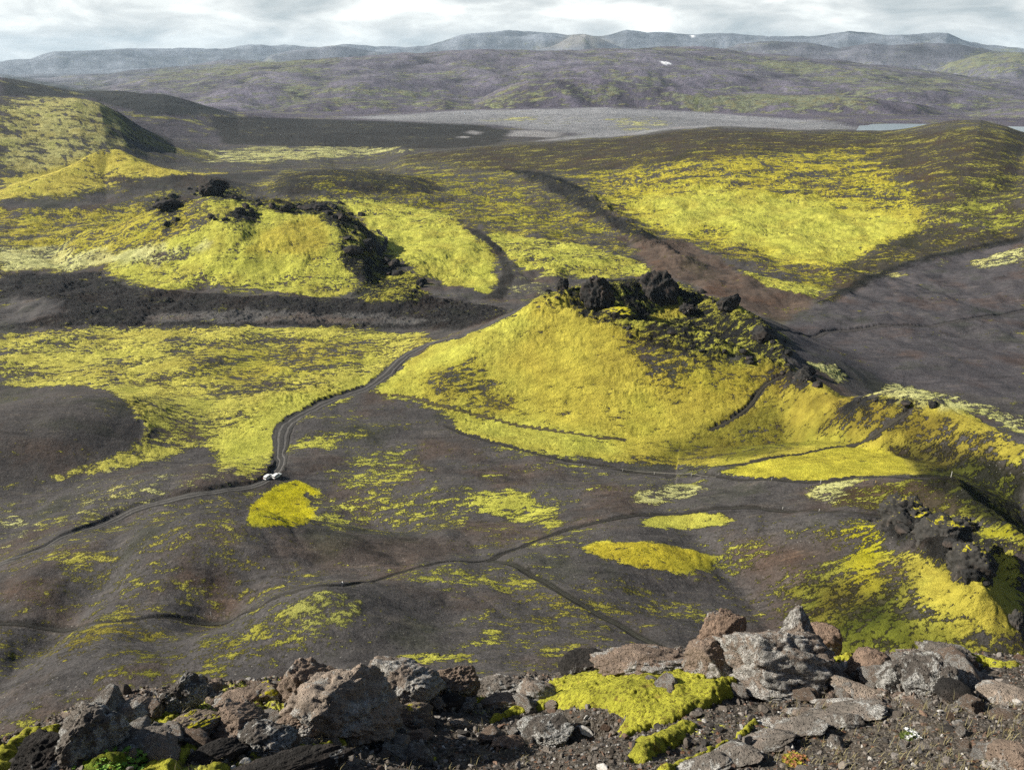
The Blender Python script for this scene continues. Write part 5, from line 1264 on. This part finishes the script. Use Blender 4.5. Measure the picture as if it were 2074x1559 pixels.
# ------------------------------------------------------------------ two white cars on the road bend
def paint(name, col, rough=.35, spec=.5, metal=0.0):
    m, nt, b = new_mat(name); g = NT(nt)
    n = g.noise(g.objc(), 9, 4, .6)
    g.link(g.val(col, g.mapr(n, .3, .7, .88, 1.06, False)), b.inputs['Base Color'])
    b.inputs['Roughness'].default_value = rough; b.inputs['Specular IOR Level'].default_value = spec; b.inputs['Metallic'].default_value = metal
    return m
WHITE, GLASS, RUBBER, STEEL, LAMP, TAIL = paint('white_paint', (.80, .80, .76)), paint('dark_glass', (.03, .035, .04), .08), paint('tyre_rubber', (.02, .02, .02), .9, .1), paint('wheel_steel', (.5, .5, .5), .35, .5, .8), paint('lamp_glass', (.75, .75, .72), .1), paint('tail_lamp_red', (.4, .02, .02), .2)
def make_car(label):
    root = bpy.data.objects.new('car', None); COL.objects.link(root); tag(root, label, 'car', 'white cars parked on the road bend')
    # lofted body: stations along y (rear to front): y, half width at sill, belt height, bottom height
    st = [(-2.25, .72, .78, .42), (-2.15, .86, .95, .34), (-1.5, .91, 1.0, .30), (-.5, .92, 1.0, .28), (.6, .92, .99, .28), (1.3, .91, .96, .30), (1.9, .86, .88, .32), (2.2, .74, .74, .38), (2.28, .60, .62, .44)]
    V, Fc = [], []
    for y, w, t, lo in st:
        for (u, z) in ((-.86, lo), (-1, lo + .14), (-1.0, lo + (t - lo) * .55), (-.95, t - .05), (-.8, t), (0, t + .025), (.8, t), (.95, t - .05), (1.0, lo + (t - lo) * .55), (1, lo + .14), (.86, lo)):
            V.append((u * w, y, z))
    K = 11
    for i in range(len(st) - 1):
        for k in range(K):
            a, b_ = i * K + k, i * K + (k + 1) % K
            Fc.append((a, b_, b_ + K, a + K))
    Fc += [tuple(range(K)), tuple(range((len(st) - 1) * K, len(st) * K))[::-1]]
    o = mesh_obj('body', V, Fc, WHITE, root)
    s = o.modifiers.new('s', 'SUBSURF'); s.levels = s.render_levels = 1
    # cabin with roof
    cst = [(-2.12, .74, .98, .60, 1.02), (-1.95, .80, .98, .70, 1.55), (-1.2, .82, .98, .70, 1.72), (.1, .82, .98, .69, 1.70), (.55, .82, .98, .66, 1.60), (1.28, .78, .96, .60, 1.0)]
    V, Fc = [], []
    for y, wb_, zb, wt, zt in cst:
        V += [(-wb_, y, zb - .06), (-wt - .02, y, zt - .06), (-wt * .8, y, zt), (wt * .8, y, zt), (wt + .02, y, zt - .06), (wb_, y, zb - .06)]
    for i in range(5):
        for k in range(5):
            a = i * 6 + k; Fc.append((a, a + 1, a + 7, a + 6))
    Fc += [tuple(range(6)), tuple(range(30, 36))[::-1]]
    mesh_obj('cabin', V, Fc, WHITE, root, False)
    def quad(nm, pts, mat, off):
        c = np.array(pts, float); n = np.cross(c[1] - c[0], c[3] - c[0]); n /= np.linalg.norm(n)
        ctr = c.mean(0)
        if np.dot(n, ctr - np.array([0, -.3, 1.0])) < 0: n = -n
        f = c + n * off; bk = c - n * .03; vv = np.vstack([f, bk])
        mesh_obj(nm, vv, [(0, 1, 2, 3), (7, 6, 5, 4), (0, 4, 5, 1), (1, 5, 6, 2), (2, 6, 7, 3), (3, 7, 4, 0)], mat, root, False)
    quad('windscreen', [(-.70, 1.14, 1.10), (.70, 1.14, 1.10), (.60, .62, 1.54), (-.60, .62, 1.54)], GLASS, .02)
    quad('rear_window', [(-.66, -2.08, 1.14), (.66, -2.08, 1.14), (.62, -1.99, 1.48), (-.62, -1.99, 1.48)], GLASS, .03)
    for sx_ in (-1, 1):
        for ya, yb in ((-1.85, -1.15), (-1.05, -.28), (-.18, .62)):
            quad('side_window', [(sx_ * .815, ya, 1.06), (sx_ * .815, yb, 1.06), (sx_ * .735, yb - (.12 if yb > .5 else 0), 1.52), (sx_ * .735, ya, 1.54)], GLASS, .02)
        quad('headlight', [(sx_ * .50, 2.24, .66), (sx_ * .72, 2.14, .66), (sx_ * .72, 2.10, .80), (sx_ * .50, 2.18, .80)], LAMP, .02)
        quad('tail_light', [(sx_ * .62, -2.20, .78), (sx_ * .80, -2.16, .78), (sx_ * .80, -2.12, 1.02), (sx_ * .62, -2.16, 1.02)], TAIL, .03)
        bm = bmesh.new(); bmesh.ops.create_cube(bm, size=1, matrix=Matrix.Translation((sx_ * 1.0, .72, 1.08)) @ Matrix.Diagonal((.18, .12, .13, 1)))
        bmesh.ops.bevel(bm, geom=bm.edges[:], offset=.03, segments=2); bm_obj('wing_mirror', bm, WHITE, root)
        for yy in (-1.38, 1.38):
            bm = bmesh.new()
            bmesh.ops.create_cone(bm, cap_ends=True, segments=28, radius1=.36, radius2=.36, depth=.24, matrix=Matrix.Translation((sx_ * .82, yy, .36)) @ Matrix.Rotation(R(90), 4, 'Y'))
            bmesh.ops.bevel(bm, geom=[e for e in bm.edges if len(e.link_faces) == 2 and any(len(f.verts) > 4 for f in e.link_faces)], offset=.04, segments=2)
            w = bm_obj('wheel', bm, RUBBER, root, True)
            bm = bmesh.new(); bmesh.ops.create_cone(bm, cap_ends=True, segments=20, radius1=.22, radius2=.20, depth=.262, matrix=Matrix.Translation((sx_ * .82, yy, .36)) @ Matrix.Rotation(R(90), 4, 'Y'))
            bm_obj('rim', bm, STEEL, w)
    bm = bmesh.new(); bmesh.ops.create_cube(bm, size=1, matrix=Matrix.Translation((0, -2.27, .52)) @ Matrix.Diagonal((1.5, .14, .2, 1))); bmesh.ops.bevel(bm, geom=bm.edges[:], offset=.05, segments=2); bm_obj('bumper', bm, RUBBER, root)
    return root
def copy_tree(o, parent=None):
    c = o.copy(); COL.objects.link(c)
    if parent: c.parent = parent
    for ch in list(o.children): copy_tree(ch, c)
    return c
car = make_car('white car parked on the road bend, nearer the yellow moss at its left')
car2 = copy_tree(car); car2['label'] = 'white car parked on the right of its twin on the road bend'
def seat(o, px, py, rz, dz=0.0, dmin=100):
    g_ = ground(px, py, dmin); x, y = g_[2], g_[3]
    o.location = (x, y, float(zat(np.array(x), np.array(y))) + dz); o.rotation_euler = (0, 0, rz)
seat(car, 544, 969, R(-24), .1); seat(car2, 561, 967, R(-24), .1)

# ------------------------------------------------------------------ trail posts and rope
WOOD = paint('weathered_white_post', (.62, .60, .54), .8, .2)
ROPE = paint('pale_rope', (.45, .42, .34), .9, .1)
def make_post(px, py, h, label, dmin=100, r=.06):
    bm = bmesh.new()
    rings = [(0, r * 1.1), (-.0, r * 1.1), (h * .5, r), (h - .05, r * .95), (h, r * .6)]
    prev = None
    for z, rr in [(-.3, r * 1.1)] + rings[2:]:
        ring = [bm.verts.new((rr * math.cos(a), rr * math.sin(a), z)) for a in np.linspace(0, 2 * math.pi, 12, endpoint=False)]
        if prev:
            for k in range(12): bm.faces.new((prev[k], prev[(k + 1) % 12], ring[(k + 1) % 12], ring[k]))
        prev = ring
    bm.faces.new(prev)
    o = bm_obj('trail_post', bm, WOOD, None, True); seat(o, px, py, 0, 0, dmin)
    tag(o, label, 'post', 'posts along the footpaths')
    return o
posts = [make_post(x_, y_, h_, 'short white post carrying the rope, ' + l_) for x_, y_, h_, l_ in [
    (1180, 944, 1.0, 'first at the left end'), (1261, 954, 1.15, 'left of the pale moss oval'), (1325, 961, 1.2, 'right above the pale moss oval'), (1400, 964, 1.2, 'nearest the tip of the bright bench'), ]]
for x_, y_, h_, l_ in [(1563, 972, 1.0, 'white post at the lower edge of the bright moss bench'), (1662, 978, 1.5, 'thin white post beside the pale round moss spot'), (1585, 1031, .9, 'white post on the dark path above the brown slope'), (1659, 1035, .8, 'small white post on the dark path nearest the near ridge'), (428, 1248, 1.5, 'tall white post by the dark path on the near left slope'), (501, 1248, .8, 'short pale post right of the tall one on the left path'), (1926, 966, 2.0, 'pale wooden post at the end of the path by the dark slope')]:
    make_post(x_, y_, h_, l_)
tops = [(o.location + Vector((0, 0, h_ - .08))) for o, h_ in zip(posts, (1.0, 1.15, 1.2, 1.2))]
g_ = ground(1450, 966, 100); tops.append(Vector((g_[2], g_[3], g_[4] + .15)))
g_ = ground(1105, 930, 100); tops.insert(0, Vector((g_[2], g_[3], g_[4] + .15)))
V, Fc = [], []; cl = []
for a, b_ in zip(tops[:-1], tops[1:]):
    for t in np.linspace(0, 1, 12, endpoint=False):
        p = a.lerp(b_, t); p.z -= .9 * 4 * t * (1 - t) * .35; cl.append(p)
cl.append(tops[-1])
for i, p in enumerate(cl):
    T = (cl[min(i + 1, len(cl) - 1)] - cl[max(i - 1, 0)]).normalized(); S = T.cross(Vector((0, 0, 1))).normalized(); U = S.cross(T)
    for a in np.linspace(0, 2 * math.pi, 6, endpoint=False): V.append(p + (S * math.cos(a) + U * math.sin(a)) * .028)
for i in range(len(cl) - 1):
    for k in range(6): Fc.append((i * 6 + k, i * 6 + (k + 1) % 6, i * 6 + 6 + (k + 1) % 6, i * 6 + 6 + k))
tag(mesh_obj('rope', V, Fc, ROPE), 'pale rope strung between the short white posts below the crater', 'rope')

# ------------------------------------------------------------------ walkers on the paths
SKIN = paint('skin', (.50, .30, .21), .6, .3); HAIR = paint('brown_hair', (.05, .03, .02), .7, .2)
def make_person(label, coat, trousers, stride, arm, lean, mat_hat=None):
    J = {  # name: (x, y, z, radius); x right, y forward
        'pel': (0, 0, .95, .125), 'waist': (0, .02 * lean, 1.08, .125), 'chest': (0, .05 * lean, 1.30, .145), 'neck': (0, .07 * lean, 1.47, .06), 'head0': (0, .085 * lean, 1.56, .085), 'head': (0, .10 * lean, 1.66, .095),
        'shL': (-.18, .05 * lean, 1.40, .065), 'elL': (-.24, -.10 * arm, 1.13, .047), 'wrL': (-.23, .06 * arm, .92, .033), 'haL': (-.23, .09 * arm, .84, .036),
        'shR': (.18, .05 * lean, 1.40, .065), 'elR': (.25, .08 * arm, 1.14, .047), 'wrR': (.22, .26 * arm, .97, .033), 'haR': (.21, .30 * arm, .90, .036),
        'hiL': (-.10, 0, .90, .098), 'knL': (-.11, .16 * stride, .50, .064), 'anL': (-.11, .12 * stride, .09, .045), 'toL': (-.12, .12 * stride + .17, .04, .038),
        'hiR': (.10, 0, .90, .098), 'knR': (.11, -.04 * stride, .50, .064), 'anR': (.11, -.26 * stride, .11, .045), 'toR': (.12, -.26 * stride + .16, .04, .038)}
    E = [('pel', 'waist'), ('waist', 'chest'), ('chest', 'neck'), ('neck', 'head0'), ('head0', 'head'), ('chest', 'shL'), ('shL', 'elL'), ('elL', 'wrL'), ('wrL', 'haL'), ('chest', 'shR'), ('shR', 'elR'), ('elR', 'wrR'), ('wrR', 'haR'), ('pel', 'hiL'), ('hiL', 'knL'), ('knL', 'anL'), ('anL', 'toL'), ('pel', 'hiR'), ('hiR', 'knR'), ('knR', 'anR'), ('anR', 'toR')]
    for sd_ in 'LR':
        hx, hy, hz, _ = J['ha' + sd_]; s_ = -1 if sd_ == 'L' else 1
        for f, (dx, dy, ln_) in enumerate([(-.0, .030, .075), (0, .010, .085), (0, -.010, .080), (0, -.030, .062)]):
            J[f'f{f}{sd_}'] = (hx + dx, hy + dy, hz - ln_ * .6, .010); J[f'g{f}{sd_}'] = (hx + dx - s_ * .012, hy + dy + .006, hz - ln_ * 1.15, .008)
            E += [('ha' + sd_, f'f{f}{sd_}'), (f'f{f}{sd_}', f'g{f}{sd_}')]
        J['t' + sd_] = (hx - s_ * .018, hy + .052, hz - .012, .011); E.append(('ha' + sd_, 't' + sd_))
    J['nose'] = (0, .10 * lean + .115, 1.645, .016); E.append(('head', 'nose'))
    names = list(J); me = bpy.data.meshes.new('person'); me.from_pydata([J[n][:3] for n in names], [(names.index(a), names.index(b_)) for a, b_ in E], [])
    o = bpy.data.objects.new('person', me); COL.objects.link(o)
    sk = o.modifiers.new('skin', 'SKIN'); o.modifiers.new('sub', 'SUBSURF').levels = 1
    for n, v in zip(names, me.skin_vertices[0].data): v.radius = (J[n][3],) * 2; v.use_root = (n == 'pel')
    dg = bpy.context.evaluated_depsgraph_get(); dg.update()
    nm = bpy.data.meshes.new_from_object(o.evaluated_get(dg)); o.modifiers.clear(); o.data = nm
    nm.materials.clear()
    for m_ in (coat, trousers, SKIN, RUBBER): nm.materials.append(m_)
    for p in nm.polygons:
        c = p.center
        p.material_index = 3 if c.z < .12 else 2 if (c.z > 1.50 or (abs(c.x) > .17 and c.z < .93)) else 1 if (c.z < .98 and abs(c.x) < .2) else 0
        p.use_smooth = True
    hx, hy, hz, _ = J['head']
    bm = bmesh.new(); bmesh.ops.create_icosphere(bm, subdivisions=3, radius=.108)
    for v in bm.verts: v.co = Vector((v.co.x * .95 + hx, v.co.y * 1.08 - .015 + hy, v.co.z * 1.0 + hz + .035))
    bmesh.ops.delete(bm, geom=[v for v in bm.verts if v.co.z < hz - .01 or (v.co.y > hy + .075 and v.co.z < hz + .07)], context='VERTS')
    bm_obj('hair', bm, mat_hat or HAIR, o, True)
    for s_ in (-1, 1):
        bm = bmesh.new(); bmesh.ops.create_icosphere(bm, subdivisions=2, radius=.014, matrix=Matrix.Translation((s_ * .034, hy + .088, hz + .005))); bm_obj('eye', bm, RUBBER, o, True)
        bm = bmesh.new(); bmesh.ops.create_icosphere(bm, subdivisions=2, radius=.028, matrix=Matrix.Translation((s_ * .098, hy - .005, hz - .005)) @ Matrix.Diagonal((.4, .8, 1.1, 1))); bm_obj('ear', bm, SKIN, o, True)
    bm = bmesh.new(); bmesh.ops.create_icosphere(bm, subdivisions=2, radius=.03, matrix=Matrix.Translation((0, hy + .092, hz - .055)) @ Matrix.Diagonal((.9, .3, .22, 1))); bm_obj('mouth', bm, paint('lips', (.35, .12, .10)), o, True)
    bm = bmesh.new(); bmesh.ops.create_cube(bm, size=1, matrix=Matrix.Translation((0, -.19 + .03 * lean, 1.22)) @ Matrix.Diagonal((.30, .17, .44, 1))); bmesh.ops.bevel(bm, geom=bm.edges[:], offset=.06, segments=3)
    bm_obj('backpack', bm, trousers, o, True)
    return tag(o, label, 'person')
COATW, COATB, COATO, TRD, TRG = paint('white_jacket', (.78, .77, .72), .7), paint('brown_jacket', (.20, .11, .05), .7), paint('ochre_jacket', (.36, .24, .08), .7), paint('dark_trousers', (.03, .03, .035), .8), paint('grey_trousers', (.10, .10, .11), .8)
seat(make_person('person in a white jacket walking alone on the near dark footpath', COATW, TRG, 1, 1, 1.5), 694, 1188, R(-70), 0)
seat(make_person('person in a brown jacket on the path at the pale moss, left walker', COATB, TRD, .8, .8, 1), 1749, 981, R(80), 0)
seat(make_person('person in an ochre jacket standing right of the other walker', COATO, TRD, .3, .4, .5), 1773, 982, R(70), 0)
seat(make_person('person in dark clothes close beside the one in an ochre jacket', TRD, TRG, .5, .6, .8), 1768, 981, R(60), 0)

# small plants
def petal_plant(px, py, label, name, leafc, flc, n, rad):
    G = near_ground(px, py); root = bpy.data.objects.new(name, None); COL.objects.link(root); root.location = G; tag(root, label, 'plant')
    rng = np.random.RandomState(px)
    for part, mat, k, z0, sz in (('leaves', paint(name + '_leaf', leafc, .7, .2), n * 3, .0, .016), ('blossom', paint(name + '_bloom', flc, .7, .2), n, .02, .012)):
        V, Fc = [], []
        for _ in range(k):
            a, rr = rng.uniform(0, 6.28), rad * math.sqrt(rng.rand()); c = np.array([rr * math.cos(a), rr * math.sin(a), z0 + rng.uniform(0, .03) - .4 * rr])
            for pt in range(5):
                b0 = pt * 1.2566 + a; t1 = np.array([math.cos(b0), math.sin(b0), rng.uniform(.1, .7)]) * sz; s1 = np.array([-math.sin(b0), math.cos(b0), 0]) * sz * .4
                i = len(V); V += [c, c + t1 * .6 + s1, c + t1 * 1.2, c + t1 * .6 - s1]; Fc.append((i, i + 1, i + 2, i + 3))
        mesh_obj(part, V, Fc, mat, root, False)
petal_plant(1846, 1494, 'small clump of white flowers on the dark right gravel', 'flowering_plant', (.10, .13, .03), (.62, .62, .57), 26, .06)
petal_plant(1612, 1542, 'red and yellow cushion plant below the long ledge', 'cushion_plant', (.30, .26, .03), (.30, .13, .06), 34, .08)
petal_plant(212, 1545, 'bright green leafy plant on the olive moss', 'leafy_plant', (.12, .24, .03), (.18, .30, .04), 90, .20)
# ------------------------------------------------------------------ the air
hb = bpy.data.meshes.new('haze')
x0, x1, y0, y1, z0, z1 = -23000, 23000, -23000, 23000, float(Z.min()) - 1.0, float(max(Z.max(), CAM_Z)) + 25.0
hb.from_pydata([(a, b_, c) for c in (z0, z1) for a, b_ in ((x0, y0), (x1, y0), (x1, y1), (x0, y1))], [], [(3, 2, 1, 0), (4, 5, 6, 7), (0, 1, 5, 4), (1, 2, 6, 5), (2, 3, 7, 6), (3, 0, 4, 7)])
ho = bpy.data.objects.new('haze', hb); COL.objects.link(ho); ho['kind'] = 'stuff'
ho['label'] = 'thin blue grey air between the near slopes and the mountains'
hm_ = bpy.data.materials.new('haze_air'); hm_.use_nodes = True
hn = hm_.node_tree; hn.nodes.clear()
ho_out = hn.nodes.new('ShaderNodeOutputMaterial'); pv = hn.nodes.new('ShaderNodeVolumePrincipled')
pv.inputs['Color'].default_value = (.60, .81, 1.0, 1)
pv.inputs['Density'].default_value = 1.9e-5
pv.inputs['Anisotropy'].default_value = 0.1
hn.links.new(pv.outputs[0], ho_out.inputs['Volume'])
hb.materials.append(hm_)
